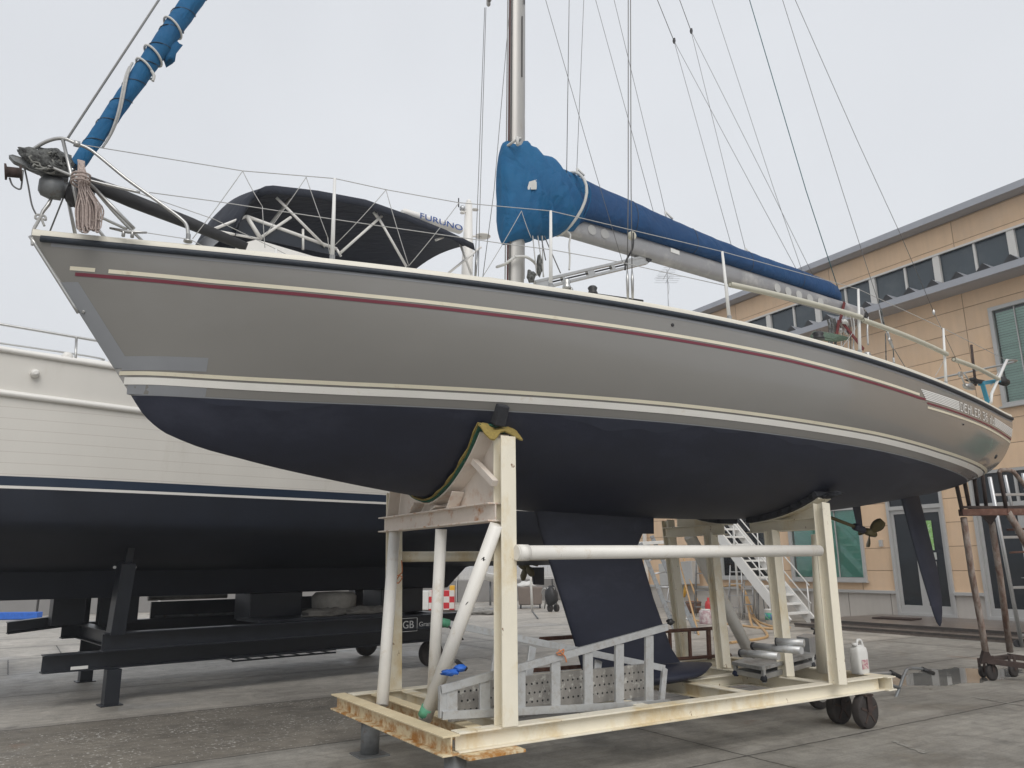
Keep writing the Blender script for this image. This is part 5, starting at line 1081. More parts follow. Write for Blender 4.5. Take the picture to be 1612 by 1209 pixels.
# ------------------------------------------------------------ big motor yacht behind, on black steel beams
MC = 11.65; MS, MEa = -5.2, 10.6
my = thing('motor_yacht', 'large cream-white motor yacht with dark bottom and navy canopy behind the grey yacht', 'motor yacht', Y(4, MC, .9))
mb_ = spl([-5.2, -4, -2.5, -1, 1.5, 4, 7, 10.6], [.05, .62, 1.22, 1.66, 2.0, 2.06, 1.98, 1.78])
sheer_m = spl([-5.2, -2, 1, 4, 7, 10.6], [4.30, 4.08, 3.86, 3.76, 3.66, 3.6]); zkeel = lambda m: 1.20 if m > -3.2 else 1.20+(-3.2-m)**1.7*.72
def mhalf(m, z):
    b_ = mb_(m); zb = zkeel(m)+.32; ch = 2.0+.35*max(0, min(1, (1-m)/5)); s_ = sheer_m(m); vee = max(0, min(1, (1.5-m)/6))
    if z <= zb: return .07
    if z < ch: t = (z-zb)/(ch-zb); return .07+(b_*(.88-.35*vee)-.07)*t**(.55+.3*vee)
    t = (z-ch)/(s_-ch); return b_*((.88-.35*vee)+(.12+.35*vee)*t**.75)
lv = lambda m: sorted([sheer_m(m)-.46, 2.53, 2.425, 2.40])
rows_n = {1: [], -1: []}; r = MB()
stm = list(np.linspace(MS, -1, 24))+list(np.linspace(-.8, 8.2, 40))+list(np.linspace(8.4, MEa, 10))
for sd in (1, -1):
    rows = []
    for m in stm:
        zz = list(np.linspace(sheer_m(m), 2.53, 14))+[2.43, 2.40]+list(np.linspace(2.39, zkeel(m)+.32, 12))[1:]
        rows.append([Y(m, MC-sd*mhalf(m, z), z) for z in zz])
    n = len(rows[0]); o = len(r.v); r.v += [tuple(p) for q_ in rows for p in q_]
    for i in range(len(rows)-1):
        for j in range(n-1):
            f = (o+i*n+j, o+i*n+j+1, o+(i+1)*n+j+1, o+(i+1)*n+j); f = f if sd == 1 else f[::-1]
            r.f.append(f); r.m.append(0 if j < 13 else (1 if j == 13 else (2 if j == 14 else 3))); r.s.append(True)
    if sd == 1: tr0 = rows[-1]
    else: tr1 = rows[-1]
r.grid([tr0, tr1], 0, False)
def planks(base):
    m = mat('planked_gelcoat', base, .42, var=.04, scale=2, col2=(base[0]*.72, base[1]*.68, base[2]*.62), thr=(.58, .9), mscale=1.6, stretch=(1, 1, .25)); t = m.node_tree; L = t.links.new; b = t.nodes['Principled BSDF']; src = b.inputs['Base Color'].links[0].from_socket
    tc = [n for n in t.nodes if n.type == 'TEX_COORD'][0]; s = t.nodes.new('ShaderNodeSeparateXYZ'); L(tc.outputs['Object'], s.inputs[0])
    def mth(op, x, y=None):
        n = t.nodes.new('ShaderNodeMath'); n.operation = op
        for i, q in enumerate((x, y)):
            if q is None: continue
            if isinstance(q, (int, float)): n.inputs[i].default_value = q
            else: L(q, n.inputs[i])
        return n.outputs[0]
    u = mth('MULTIPLY', mth('PINGPONG', mth('DIVIDE', s.outputs[2], .118), .5), .118); r_ = t.nodes.new('ShaderNodeMapRange'); r_.inputs[1].default_value = .0015; r_.inputs[2].default_value = .005; r_.inputs[3].default_value = 1; r_.inputs[4].default_value = 0; L(u, r_.inputs[0])
    lim = t.nodes.new('ShaderNodeMapRange'); lim.inputs[1].default_value = 3.40-.9; lim.inputs[2].default_value = 3.38-.9; L(s.outputs[2], lim.inputs[0])
    mk = mth('MULTIPLY', mth('MULTIPLY', r_.outputs[0], lim.outputs[0]), .35); mx = t.nodes.new('ShaderNodeMix'); mx.data_type = 'RGBA'; L(mth('MULTIPLY', mk, .7), mx.inputs[0]); L(src, mx.inputs[6]); mx.inputs[7].default_value = (.22, .15, .10, 1); L(mx.outputs[2], b.inputs['Base Color']); return m
K.ypl = planks((.68, .66, .615)); K.ynavy = mat('yacht_navy', (.018, .032, .06), .35, var=.1); K.ybot = mat('yacht_bottom', (.006, .0095, .019), .6, var=.3, scale=1.5, col2=(.011, .016, .030), thr=(.5, .8), mscale=.8)
K.ywhite = mat('yacht_white', (.76, .745, .71), .35, var=.03)
mh = r.build('hull', [K.ypl, K.ynavy, K.ywhite, K.ybot], my)
r = MB(); r.slab([Y(-3.6, MC-.08, 1.55), Y(-3.2, MC-.08, 1.20), Y(8.05, MC-.08, 1.16), Y(8.45, MC-.08, 1.50), Y(8.9, MC-.08, 1.6)], N*.16); r.build('keel', K.ybot, my, .01)
for sd in (1, -1):
    for dz, rr in ((.0, .032), (-.46, .036)):
        tubeo('rub_rail', [Y(m, MC-sd*(mhalf(m, sheer_m(m)+dz)+.012), sheer_m(m)+dz) for m in np.linspace(MS+.1, MEa, 60)], rr, K.ywhite, my, 10)
r = MB(); rows = []
for m in stm: b_ = mb_(m); rows.append([Y(m, MC-b_+.02, sheer_m(m)+.0), Y(m, MC-b_*.5, sheer_m(m)+.04), Y(m, MC, sheer_m(m)+.06), Y(m, MC+b_*.5, sheer_m(m)+.04), Y(m, MC+b_-.02, sheer_m(m))])
r.grid(rows); r.build('deck', K.ywhite, my)
# deckhouse, flybridge
def house(name, m0, m1, w0, w1, z0, z1, rk0=.4, rk1=.3, mm=K.ywhite, par=my):
    r = MB(); b0 = [Y(m0, MC-w0, z0), Y(m1, MC-w0, z0), Y(m1, MC+w0, z0), Y(m0, MC+w0, z0)]; t0 = [Y(m0+rk0, MC-w1, z1), Y(m1-rk1, MC-w1, z1), Y(m1-rk1, MC+w1, z1), Y(m0+rk0, MC+w1, z1)]
    r.add(b0+t0, [(0, 1, 5, 4), (1, 2, 6, 5), (2, 3, 7, 6), (3, 0, 4, 7), (4, 5, 6, 7), (3, 2, 1, 0)]); return r.build(name, mm, par, .05)
house('foredeck_trunk', -2.6, 2.4, 1.25, 1.15, 3.9, 4.10); dh = house('deckhouse', 2.3, 8.6, 1.42, 1.32, 3.72, 5.55, .55, .0)
for k in range(4):
    q = MB(); q.slab([Y(3.1+1.35*k, MC-1.42+.01, 4.5), Y(4.25+1.35*k, MC-1.42+.01, 4.5), Y(4.25+1.35*k, MC-1.36+.0, 5.25), Y(3.1+1.35*k+(.2 if k == 0 else 0), MC-1.36+.0, 5.25)], -N*.02); q.build('cabin_window', K.glassk, dh)
house('flybridge', 3.2, 10.2, 1.75, 1.75, 5.55, 5.68, 0, 0); 
wz = float(qN(404, 377, MC-1.15)[2])
# fly-bridge fairing and windscreen, near and far sides
fA, fB, fC, fD = qN(378, 384, MC-1.15), qN(404, 377, MC-1.15), qN(492, 403, MC-1.15), qN(560, 416, MC-1.15)
def mirN(p): return p+N*2*(MC-p@N)
r = MB(); low = 5.66; prf = [fA, fB, fC, fD]
for sgn, f_ in ((1, lambda p: p), (-1, mirN)):
    r.grid([[f_(p) for p in prf], [f_(np.array([p[0], p[1], low])) for p in prf]], 0, False)
r.grid([[fA, fB], [mirN(fA), mirN(fB)]], 0, False); r.grid([[fA, np.array([fA[0], fA[1], low])], [mirN(fA), mirN(np.array([fA[0], fA[1], low]))]], 0, False); r.build('flybridge_fairing', K.ywhite, my)
w1_, w2_, w3_, w4_ = qN(333, 362, MC-1.1), qN(388, 340.5, MC-1.1), qN(530, 392, MC-1.1), qN(537, 404, MC-1.1); w5_ = qN(411, 377, MC-1.1)
K.tint = mat('tinted_acrylic', (.012, .016, .024), .25, var=.1)
for f_ in (lambda p: p, mirN):
    q = MB(); q.slab([f_(w1_), f_(w2_), f_(w5_)], N*.008); q.slab([f_(w2_), f_(w3_), f_(w4_), f_(w5_)], N*.008); ws_ = q.build('windscreen', K.tint, my)
    for a_, b_, rr in ((w2_, w3_, .028), (w2_, w5_, .034), (w1_, w2_, .022), (w1_, w5_, .02), (w3_, w4_, .02)): tubeo('windscreen_frame', [f_(a_), f_(b_)], rr, K.ywhite, ws_, 8)
    tubeo('windscreen_frame', [f_(qN(477, 361, MC-1.1)), f_(qN(477, 393, MC-1.1))], .02, K.ywhite, ws_, 8)
q = MB(); q.slab([w1_, w2_, mirN(w2_), mirN(w1_)], Z*.008); q.build('windscreen', K.tint, my)
# bimini canopy: arched lofted cloth
bn0 = MC-1.25; tA, tB = qN(418, 296, bn0), qN(745, 384, bn0); zA, zB = float(tA[2]), float(tB[2]); mA, mBn = float(tA@M), float(tB@M)
hz = [(418, 294), (430, 293), (500, 301), (575, 315), (640, 338), (700, 362), (745, 384)]
r = MB(); rows = []
for (x, y) in hz:
    p = qN(x, y, bn0); m_, z_ = float(p@M), float(p[2]); row = [Y(m_+.02, bn0-.02, z_-.13)]
    for k in range(13):
        t = k/12; row.append(Y(m_, bn0+2.5*t, z_+.16*math.sin(math.pi*t)))
    row.append(Y(m_+.02, bn0+2.52, z_-.13)); rows.append(row)
# front edge curls down
p = qN(418, 294, bn0); m_, z_ = float(p@M), float(p[2]); fr = []
for k_, (dm, dz) in enumerate(((-.36, -.75), (-.30, -.50), (-.20, -.25), (-.08, -.07))):
    row = [Y(m_+dm, bn0-.02+.15, z_+dz-.1)]+[Y(m_+dm-.10*math.sin(math.pi*t/12), bn0+.0+2.5*t/12, z_+dz+.16*math.sin(math.pi*t/12)) for t in range(13)]+[Y(m_+dm, bn0+2.52-.15, z_+dz-.1)]; fr.append(row)
rows = fr+rows
r.grid(rows, 0, True); bim = r.build('bimini_canopy', K.bimini, my, label='navy canvas canopy over the flybridge'); so = bim.modifiers.new('solid', 'SOLIDIFY'); so.thickness = .012
for x0_, y0, x1_, y1, nn in ((435, 311, 512, 388, .1), (456, 313, 411, 372, .5), (458, 342, 412, 373, .1), (592, 336, 640, 420, .1), (601, 340, 536, 398, .1), (724, 383, 742, 432, .3), (757, 389, 706, 430, .3), (588, 334, 596, 345, .1), (686, 378, 698, 373, .1)):
    tubeo('canopy_frame', [qN(x0_, y0, bn0+nn), qN(x1_, y1, bn0+nn+.02)], .022, K.ywhite, my, 8)
# radar and mast
rd0, rd1 = qN(632, 334, MC), qN(727, 363, MC); rdd = unit(rd1-rd0)
q = MB(); q.tube([rd0, lin(rd0, rd1, .03), lin(rd0, rd1, .97), rd1], [.05, .10, .10, .05], 14, squash=(1, .8)); radar = q.build('radar_scanner', K.ywhite, my)
q = MB(); c_ = lin(rd0, rd1, .5); q.lathe(c_-Z*.28, Z, [(.14, 0), (.14, .10), (.06, .14), (.05, .22)], 18); q.build('radar_base', K.ywhite, my)
m0_, m1_ = qN(733, 440, MC), qN(738, 320, MC); m0_ = m0_-Z*1.2
ms = tubeo('signal_mast', [m0_, lin(m0_, m1_, .6), m1_], [.13, .11, .07], K.ywhite, my, 14)
for x, y, rx, rz, cc in ((738, 318, .05, .09, K.ywhite), (728, 328, .06, .10, K.alu), (728, 335, .05, .04, K.ywhite), (748, 330, .07, .03, K.ywhite), (760, 372, .16, .04, K.ywhite), (742, 402, .05, .07, K.dark)):
    q = MB(); p_ = qN(x, y, MC); q.lathe(p_-Z*rz/2, Z, [(rx*.7, 0), (rx, rz*.3), (rx, rz*.7), (rx*.6, rz)], 14); q.build('mast_light', cc, ms)
tubeo('light_arm', [qN(733, 372, MC), qN(760, 372, MC)], .02, K.ywhite, ms, 6); tubeo('antenna', [qN(722, 326, MC), qN(722, 312, MC)], .012, K.dark, ms, 6)
tubeo('light_arm', [qN(726, 332, MC), qN(736, 334, MC)], .02, K.ywhite, ms, 6)
# rails on the foredeck
for f_ in (lambda p: p, mirN):
    tr = [f_(Y(m, MC-mb_(m)+.25, float(np.interp(m, [-4.5, .6, 2.0, 7.5], [4.9, 4.22, 4.16, 4.10])))) for m in np.linspace(-4.6, 7.5, 30)]
    tubeo('hand_rail', tr, .016, K.steel, my, 8)
    for m in (-3.4, -1.4, 1.62, 3.6, 5.6): tubeo('rail_post', [f_(Y(m, MC-mb_(m)+.12, sheer_m(m))), f_(Y(m, MC-mb_(m)+.25, float(np.interp(m, [-4.5, .6, 2.0, 7.5], [4.9, 4.22, 4.16, 4.10]))))], .014, K.steel, my, 8)
    tubeo('grab_rail', smoothpath([f_(Y(-.5, MC-.95, 4.13)), f_(Y(-.4, MC-.95, 4.17)), f_(Y(1.9, MC-.95, 4.17)), f_(Y(2.0, MC-.95, 4.11))]), .012, K.steel, my, 8)
for x, y, rr in ((55, 588, .045), (106, 562, .06)):
    p_ = qN(x, y, MC-1.98) if rr < .05 else qN(x, y, MC-1.6); q = MB(); q.lathe(p_, -N, [(rr, -.06), (rr, .02), (rr*.8, .05), (rr*.4, .065)], 16); q.build('deck_light', K.ywhite, my)
# propeller, strut, rudder
q = MB(); q.slab([qN(838, 893, MC), qN(857, 893, MC), qN(857, 921, MC), qN(842, 920, MC)], N*.06); q.build('rudder', K.ybot, my, .01)
tubeo('propeller_shaft', [qN(800, 878, MC), qN(846, 889, MC)], .035, K.bronze, my, 10)
q = MB(); pc = qN(828, 894, MC)
for k in range(4):
    a_ = k*math.pi/2+.5; q.lump(pc+(N*math.cos(a_)+Z*math.sin(a_))*.14, (unit(N*math.cos(a_)+Z*math.sin(a_)), unit(N*-math.sin(a_)+Z*math.cos(a_)), M), (.14, .09, .02), .1, 2, 12)
q.build('propeller', K.bronze, my)
# text helper
def text(name, s, org, xd, yd, size, m, par, extr=.002, bold=0., sx=1., **k):
    cu_ = bpy.data.curves.new(name, 'FONT'); cu_.body = s; cu_.size = size; cu_.extrude = extr; cu_.offset = bold; ob = bpy.data.objects.new(name, cu_); COL.objects.link(ob)
    dg = bpy.context.evaluated_depsgraph_get(); me = bpy.data.meshes.new_from_object(ob.evaluated_get(dg)); bpy.data.objects.remove(ob); bpy.data.curves.remove(cu_)
    xd = unit(xd); yd = unit(yd); zd = np.cross(xd, yd); V = [np.array(org)+xd*v.co[0]*sx+yd*v.co[1]+zd*v.co[2] for v in me.vertices]; F_ = [tuple(p.vertices) for p in me.polygons]; bpy.data.meshes.remove(me)
    return MB().add(V, F_).build(name, m, par, **k)
text('radar_lettering', 'FURUNO', lin(rd0, rd1, .24)-N*.103-Z*.06, rdd, np.cross(rdd, -N)*(-1) if np.cross(rdd, -N)[2] < 0 else np.cross(rdd, -N), .165, mat('blue_letter', (.008, .07, .30), .5), radar, bold=0, sx=1.5)
# black cradle
yc = thing('yacht_trailer', 'black steel beam trailer with boxed white lettering, carrying the motor yacht', 'boat trailer', Y(4, 11.6, 0))
KB = K.blacksteel
def yb2(name, p, q, w_, h, side, **k): return MB().hbeam(p, q, w_, h, side, .014).build(name, KB, yc, .002, **k)
for n_ in (10.50, 12.9):
    yb2('long_beam', Y(2.36, n_, .705), Y(7.6, n_, .705), .20, .21, N)
yb2('cross_beam', Y(2.60, 10.60, .70), Y(2.60, 12.80, .70), .18, .19, M); yb2('cross_beam', Y(5.5, 10.60, .70), Y(5.5, 12.80, .70), .18, .19, M); yb2('cross_beam', Y(7.4, 10.60, .70), Y(7.4, 12.80, .70), .18, .19, M)
for n_ in (10.60, 12.8): yb2('lower_beam', Y(1.78 if n_ < 11 else 2.6, n_, .50), Y(7.2, n_, .50), .20, .20, N)
for m_, n_ in ((2.50, 10.45), (2.72, 12.85)):
    MB().beam(Y(m_, n_, .01), Y(m_, n_, .40), .16, .16, up=M).beam(Y(m_-.12, n_, .006), Y(m_+.12, n_, .006), .24, .012).build('leg', KB, yc, .003)
for m_, n_ in ((2.50, 10.5), (2.6, 12.9), (7.0, 12.9)):
    q = MB(); sgn = 1 if n_ < 11 else -1; q.beam(Y(m_, n_, .80), Y(m_+.02, n_-.12*sgn, 1.62), .24, .16, up=M); q.beam(Y(m_+.03, n_-.10*sgn, 1.55), Y(m_+.05, n_-.18*sgn, 2.02), .10, .08, up=M); q.beam(Y(m_+.05-.14, n_-.20*sgn, 2.05), Y(m_+.05+.14, n_-.20*sgn, 2.05), .06, .22); q.build('side_support', KB, yc, .004)
for m_ in (4.85, 7.0): MB().beam(Y(m_, 11.65, .80), Y(m_, 11.65, 1.18), .6, .8, up=M).build('keel_block', KB, yc, .01)
yb2('tow_arm', Y(1.7, 12.9, .78), Y(2.6, 12.9, .86), .2, .16, N)
q = MB(); q.beam(Y(2.06, 10.497, .44), Y(2.24, 10.497, .44), .004, .035); q.build('maker_plate', K.plas, yc)
q = MB()
for z_ in (.36, .40): q.tube([Y(4.0, 10.7, z_-.02), Y(5.5, 10.7, z_-.02)], .012, 6)
for k in range(7): q.tube([Y(4.05+.23*k, 10.7, .34), Y(4.05+.23*k, 11.1, .34)], .010, 6)
q.build('under_tray', KB, yc)
bA = qN(632, 974, 10.385); bB = qN(656.5, 993, 10.385); zl, zh = float(bB[2]), float(bA[2]); ml, mr_ = float(bA@M), float(bB@M)
lw_ = mat('sign_white', (.42, .43, .43), .6); q = MB()
for a_, b_ in (((ml, zl), (mr_, zl)), ((mr_, zl), (mr_, zh)), ((mr_, zh), (ml, zh)), ((ml, zh), (ml, zl))): q.tube([Y(a_[0], 10.385, a_[1]), Y(b_[0], 10.385, b_[1])], .0045, 5)
q.build('logo_frame', lw_, yc)
text('beam_logo', 'GB', Y(ml+.02, 10.386, zl+.045), M, Z, .155, lw_, yc, bold=0, sx=1.0, label='white GB logo letters'); text('beam_lettering', 'Grand Banks', Y(mr_+.03, 10.386, zl+.06), M, Z, .095, lw_, yc, bold=0, sx=1.15, label='white Grand Banks lettering')
def ycaster(m, n, r_=.2):
    c_ = Y(m, n, r_); q = MB(); q.lathe(c_-N*.06, N, [(r_*.7, 0), (r_*.97, .005), (r_, .02), (r_, .10), (r_*.97, .115), (r_*.7, .12)], 28); wo = q.build('wheel', K.tyre, yc); q = MB(); q.lathe(c_-N*.065, N, [(.10, 0), (.10, .13)], 16)
    for k in range(6): d = Z*math.cos(k*1.047)+M*math.sin(k*1.047); q.beam(c_+d*.03-N*.05, c_+d*.15-N*.05, .02, .02, up=N)
    q.build('rim', KB, wo)
for m_, n_ in ((7.17, 10.75), (7.17, 12.8)): ycaster(m_, n_)
for k_, (m_a, m_b) in enumerate(((3.55, 5.6), (5.7, 7.5))): MB().beam(Y(m_a, 12.98, .93), Y(m_b, 12.98, .93), .05, .24).build('side_board', KB, yc, .004)
tubeo('top_pipe', [Y(3.5, 12.98, 1.10), Y(4.7, 12.98, 1.10)], .035, K.cardw, yc, 10); tubeo('top_pipe', [Y(3.6, 12.9, .83), Y(6.6, 12.9, .83)], .02, K.galv, yc, 8)
MB().beam(Y(2.35, 12.6, .80), Y(2.35, 12.6, 1.5), .25, .4, up=M).beam(Y(2.95, 12.4, .80), Y(2.95, 12.4, 1.4), .2, .5, up=M).build('far_prop', KB, yc, .006)
for x_b in (180, 212): q = MB(); q.lathe(qN(x_b, 893, 10.30), -N, [(.018, 0), (.018, .02)], 10); q.build('bolt', K.steel, yc)
# things on the trailer
def onz_(x, y, z): return qZ(x, y, z)
tub = MB(); c_ = Y(float(qN(525, 965, 11.3)@M), 11.3, .86); tub.lathe(c_, Z, [(.28, 0), (.33, .08), (.34, .24), (.28, .30), (.05, .31)], 22); tag(tub.build('float_drum', K.cardw, None), 'pale rounded drum resting on the black trailer beams under the motor yacht', 'drum')
for i, (x, sx_) in enumerate(((505, .30), (535, .26), (565, .30), (592, .24))):
    c_ = Y(float(qN(x, 972, 10.95)@M), 10.95+.08*(i % 2), .87); q = MB(); q.lump(c_, (M, N, Z), (sx_, .2, .075), .3, 2.4, 18, seed=i+20)
    q.beam(c_-M*.5-Z*.06, c_+M*.1-Z*.06, .01, .01) if False else None
    tag(q.build('sandbag', K.sack, None), ('leftmost grey sandbag', 'second grey sandbag from the left', 'third grey sandbag from the left', 'rightmost grey sandbag')[i]+' on the black trailer beam', 'sandbag', 'sandbags on the black trailer')
pl_ = MB(); 
for m_ in (3.0, 5.2, 7.4): pass
pl_.slab([Y(4.3, 10.62, .812), Y(6.6, 10.62, .812), Y(6.6, 11.45, .812), Y(4.3, 11.45, .812)], Z*.03); pl_.build('shelf_plate', KB, yc)

# ------------------------------------------------------------ rusty rolling platform on the right
rp = thing('rolling_platform', 'rust-streaked rolling access platform on small casters at the right edge', 'access platform', qZ(1575, 1072, 0))
D0 = gdepth(1553, 1071); D1 = D0+.9
def g0(x, y, d=0.): return qD(x, y, D0+d)
for pts, rr, m_, nm in (([(1517, 815), (1530, 905), (1545, 985), (1553, 1036)], 0.040, K.rustp, 'leg'), ([(1561, 822), (1574, 905), (1590, 1026)], 0.040, K.rustp, 'leg')):
    dd_ = 0 if rr == .040 and pts[0][0] == 1517 else .25
    tubeo(nm, [g0(x, y, dd_) for x, y in pts], rr, m_, rp, 12)
pfm = MB(); pfm.beam(g0(1512, 807), g0(1582, 806, .0), .10, .085); pfm.beam(g0(1582, 806, 0), g0(1640, 806, .3), .08, .085); pfm.build('deck_edge', K.rust, rp, .004)
q = MB(); q.slab([g0(1514, 800), g0(1640, 800, .3), g0(1640, 802, 1.6), g0(1540, 802, 1.6)], Z*.03); q.build('deck_plate', K.rustk, rp)
q = MB(); q.slab([g0(1548, 812, .2), g0(1570, 812, .2), g0(1561, 826, .2)], FW*.08); q.build('gusset', K.rustk, rp)
for x0_, y0, x1_, y1, d_ in ((1490, 690, 1515, 806, .0), (1505, 690, 1527, 803, .2), (1526, 690, 1540, 803, .5), (1540, 690, 1553, 802, .8), (1573, 743, 1585, 806, .05)):
    tubeo('guard_rail', [g0(x1_, y1, d_), lin(g0(x0_, y0, d_), g0(x1_, y1, d_), .45)] if x0_ < 1560 else [g0(x1_, y1, d_), g0(x0_, y0, d_)], .026, K.rustk, rp, 8)
tubeo('guard_rail', smoothpath([g0(1573, 744, .05), g0(1577, 740, .05), g0(1592, 741, .05), g0(1600, 748, .1), g0(1625, 780, .2)]), .028, K.rustp, rp, 8)
tubeo('brace', [g0(1586, 806), g0(1604, 835), g0(1640, 905, .1)], .045, K.rustp, rp, 10)
tubeo('step', [g0(1586, 834, .3), g0(1630, 832, .5)], .016, K.rust, rp, 6); tubeo('step', [g0(1590, 870, .3), g0(1630, 868, .5)], .016, K.rust, rp, 6)
q = MB(); q.beam(g0(1552, 1040), g0(1640, 1052, -.1), .08, .07); q.beam(g0(1588, 1033, .5), g0(1640, 1040, .5), .07, .07); q.beam(g0(1553, 1039), g0(1592, 1033, .6), .06, .06); q.build('base_frame', K.rustk, rp, .004)
MB().slab([g0(1549, 1026, -.04), g0(1557, 1026, -.04), g0(1564, 1040, -.04), g0(1544, 1046, -.04)], FW*.06).build('gusset', K.rustk, rp, .004)
for x, y, rr, d_ in ((1561, 1057, .105, 0), (1595, 1054, .085, .3), (1546, 1050, .07, .3)):
    c_ = g0(x, y, d_); c_[2] = rr; ax_ = unit(RT*.45-FW*.9*np.array([1, 1, 0])); ax_[2] = 0; q = MB(); q.lathe(c_-ax_*.025, ax_, [(rr*.7, 0), (rr, .006), (rr, .044), (rr*.7, .05)], 22); wo = q.build('wheel', K.tyre, rp); q = MB(); q.beam(c_+ax_*.035, c_+ax_*.035+Z*(rr+.10), .05, .008, up=ax_); q.beam(c_-ax_*.035, c_-ax_*.035+Z*(rr+.10), .05, .008, up=ax_); q.build('fork', K.rustk, wo)
# silver wheeled ladder behind it
al = thing('wheeled_ladder', 'silver aluminium wheeled ladder standing behind the rusty rolling platform', 'ladder', qZ(1606, 1020, 0)); DA = gdepth(1606, 1019)
def ga(x, y, d=0.): return qD(x, y, DA+d)
for x0_, y0, x1_, y1, d_, rr in ((1558, 751, 1609, 1018, 0, .035), (1582, 748, 1601, 840, .4, .03), (1610, 745, 1640, 900, .4, .03)): tubeo('rail', [ga(x0_, y0, d_), ga(x1_, y1, d_)], rr, K.alu, al, 8)
for x0_, x1_, y in ((1564, 1640, 779), (1575, 1640, 846), (1591, 1640, 925), (1605, 1640, 1000)): MB().beam(ga(x0_, y, .02), ga(x1_, y-1, .3), .06, .045).build('rung', K.alu, al, .004)
q = MB(); c_ = ga(1603, 1020); c_[2] = .06; q.lathe(c_, FW*np.array([1, 1, 0]), [(.06, 0), (.06, .04)], 16); q.build('wheel', K.dark, al)

# ------------------------------------------------------------ white boarding stairs near the office wall
stt = thing('boarding_stairs', 'white steel boarding stairs with handrails standing by the office wall', 'stairs', qZ(1262, 985, 0))
def Sc(x, y, off): return qC(x, y, off)
n0, n1 = 2.6, 1.7
a0, a1 = Sc(1136, 848, n0), Sc(1222, 957, n0); dS = unit(a1-a0); foot = a1+dS*((a1[2]-.02)/(-dS[2])) if dS[2] < 0 else a1
topS = a0-dS*1.6
sh = CN*(n1-n0)
for k in (0, 1):
    MB().beam(topS+sh*k, foot+sh*k, .06, .27, up=Z).build('stringer', K.wpaint, stt, .004)
Ls = np.linalg.norm(foot-topS); ns = int(abs(topS[2]-foot[2])/.21)
for k in range(1, ns):
    p_ = lin(foot, topS, k/ns); MB().beam(p_, p_+sh, .27, .05).build('tread', K.wpaint, stt, .003)
for k in (0, 1):
    for h_ in (.45, .9): tubeo('handrail', [foot+sh*k+Z*h_, topS+sh*k+Z*h_], .018, K.wpaint, stt, 8)
    for t in (.02, .25, .5, .75, .98): tubeo('rail_post', [lin(foot, topS, t)+sh*k, lin(foot, topS, t)+sh*k+Z*.9], .018, K.wpaint, stt, 8)
for k in (0, 1):
    for t in (.78,): p_ = lin(foot, topS, t)+sh*k; tubeo('support', [p_, np.array([p_[0], p_[1], 0])], .03, K.wpaint, stt, 8)
# aluminium extension ladder leaning beside the keel
xl = thing('extension_ladder', 'aluminium extension ladder leaning up behind the fin keel', 'ladder', qZ(1080, 1000, 0))
dL = gdepth(1062, 996); 
Lr = [(qD(1008, 855, dL+1.2), qD(1064, 996, dL)), (qD(1026, 844, dL+1.9), qD(1104, 1012, dL-.5))]
for a_, b_ in Lr: MB().beam(a_, b_, .10, .04, up=FW).build('rail', K.galv, xl, .003)
for k in range(7): t = .06+k*.15; tubeo('rung', [lin(*Lr[0], t), lin(*Lr[1], t)], .018, K.alu, xl, 8)
MB().beam(qD(1000, 856, dL+1.2), qD(1052, 853, dL+1.9), .1, .08).build('top_plate', K.wpaint, xl, .004)
# small step ladders against the base wall
for i, (x, y, w_, h, lab) in enumerate(((1158, 968, 24, 78, 'tall dark-railed step ladder against the white base of the wall'), (1178, 975, 18, 60, 'low grey step ladder with red feet on the wet ground by the wall'), (1106, 972, 26, 110, 'grey trestle ladder beside the red fire bucket near the wall'))):
    sl = thing('small_step_ladder', lab, 'ladder', qZ(x, y, 0)); d_ = gdepth(x, y); mk = (K.alu, K.alu, K.galv)[i]
    for sx_ in (-w_/2, w_/2):
        tubeo('leg', [qD(x+sx_, y, d_), qD(x+sx_*.7, y-h, d_+.25)], .018, mk, sl, 6); tubeo('leg', [qD(x+sx_+3, y-3, d_+.6), qD(x+sx_*.7, y-h, d_+.25)], .014, mk, sl, 6)
    for k in range(4): t = .15+k*.24; MB().beam(qD(x-w_/2*(1-.3*t), y-h*t, d_+.25*t), qD(x+w_/2*(1-.3*t), y-h*t, d_+.25*t), .06, .03).build('step', mk, sl)
# orange hose loops
hz_ = lambda x, y, z=.02: qZ(x, y, z)
tag(MB().tube(smoothpath([qC(1140, 923, .5), qC(1163, 922, .6), hz_(1175, 940, .5), hz_(1184, 985), hz_(1205, 989), hz_(1240, 990), hz_(1228, 991), hz_(1190, 988), hz_(1160, 984), hz_(1110, 979), hz_(1090, 976)]), .03, 8).tube(smoothpath([qC(1150, 922, .45), qC(1168, 924, .7), hz_(1180, 950, .35), hz_(1190, 975, .05), hz_(1215, 986), hz_(1244, 988)]), .03, 8).tube(smoothpath([qC(1163, 923, .5), qC(1172, 935, .9), hz_(1180, 965, .15), hz_(1195, 984), hz_(1208, 1000), hz_(1195, 1006), hz_(1172, 1009), hz_(1150, 1012)]), .03, 8).build('garden_hose', K.hose, None), 'orange hose looping over the wet ground in front of the office wall', 'hose')
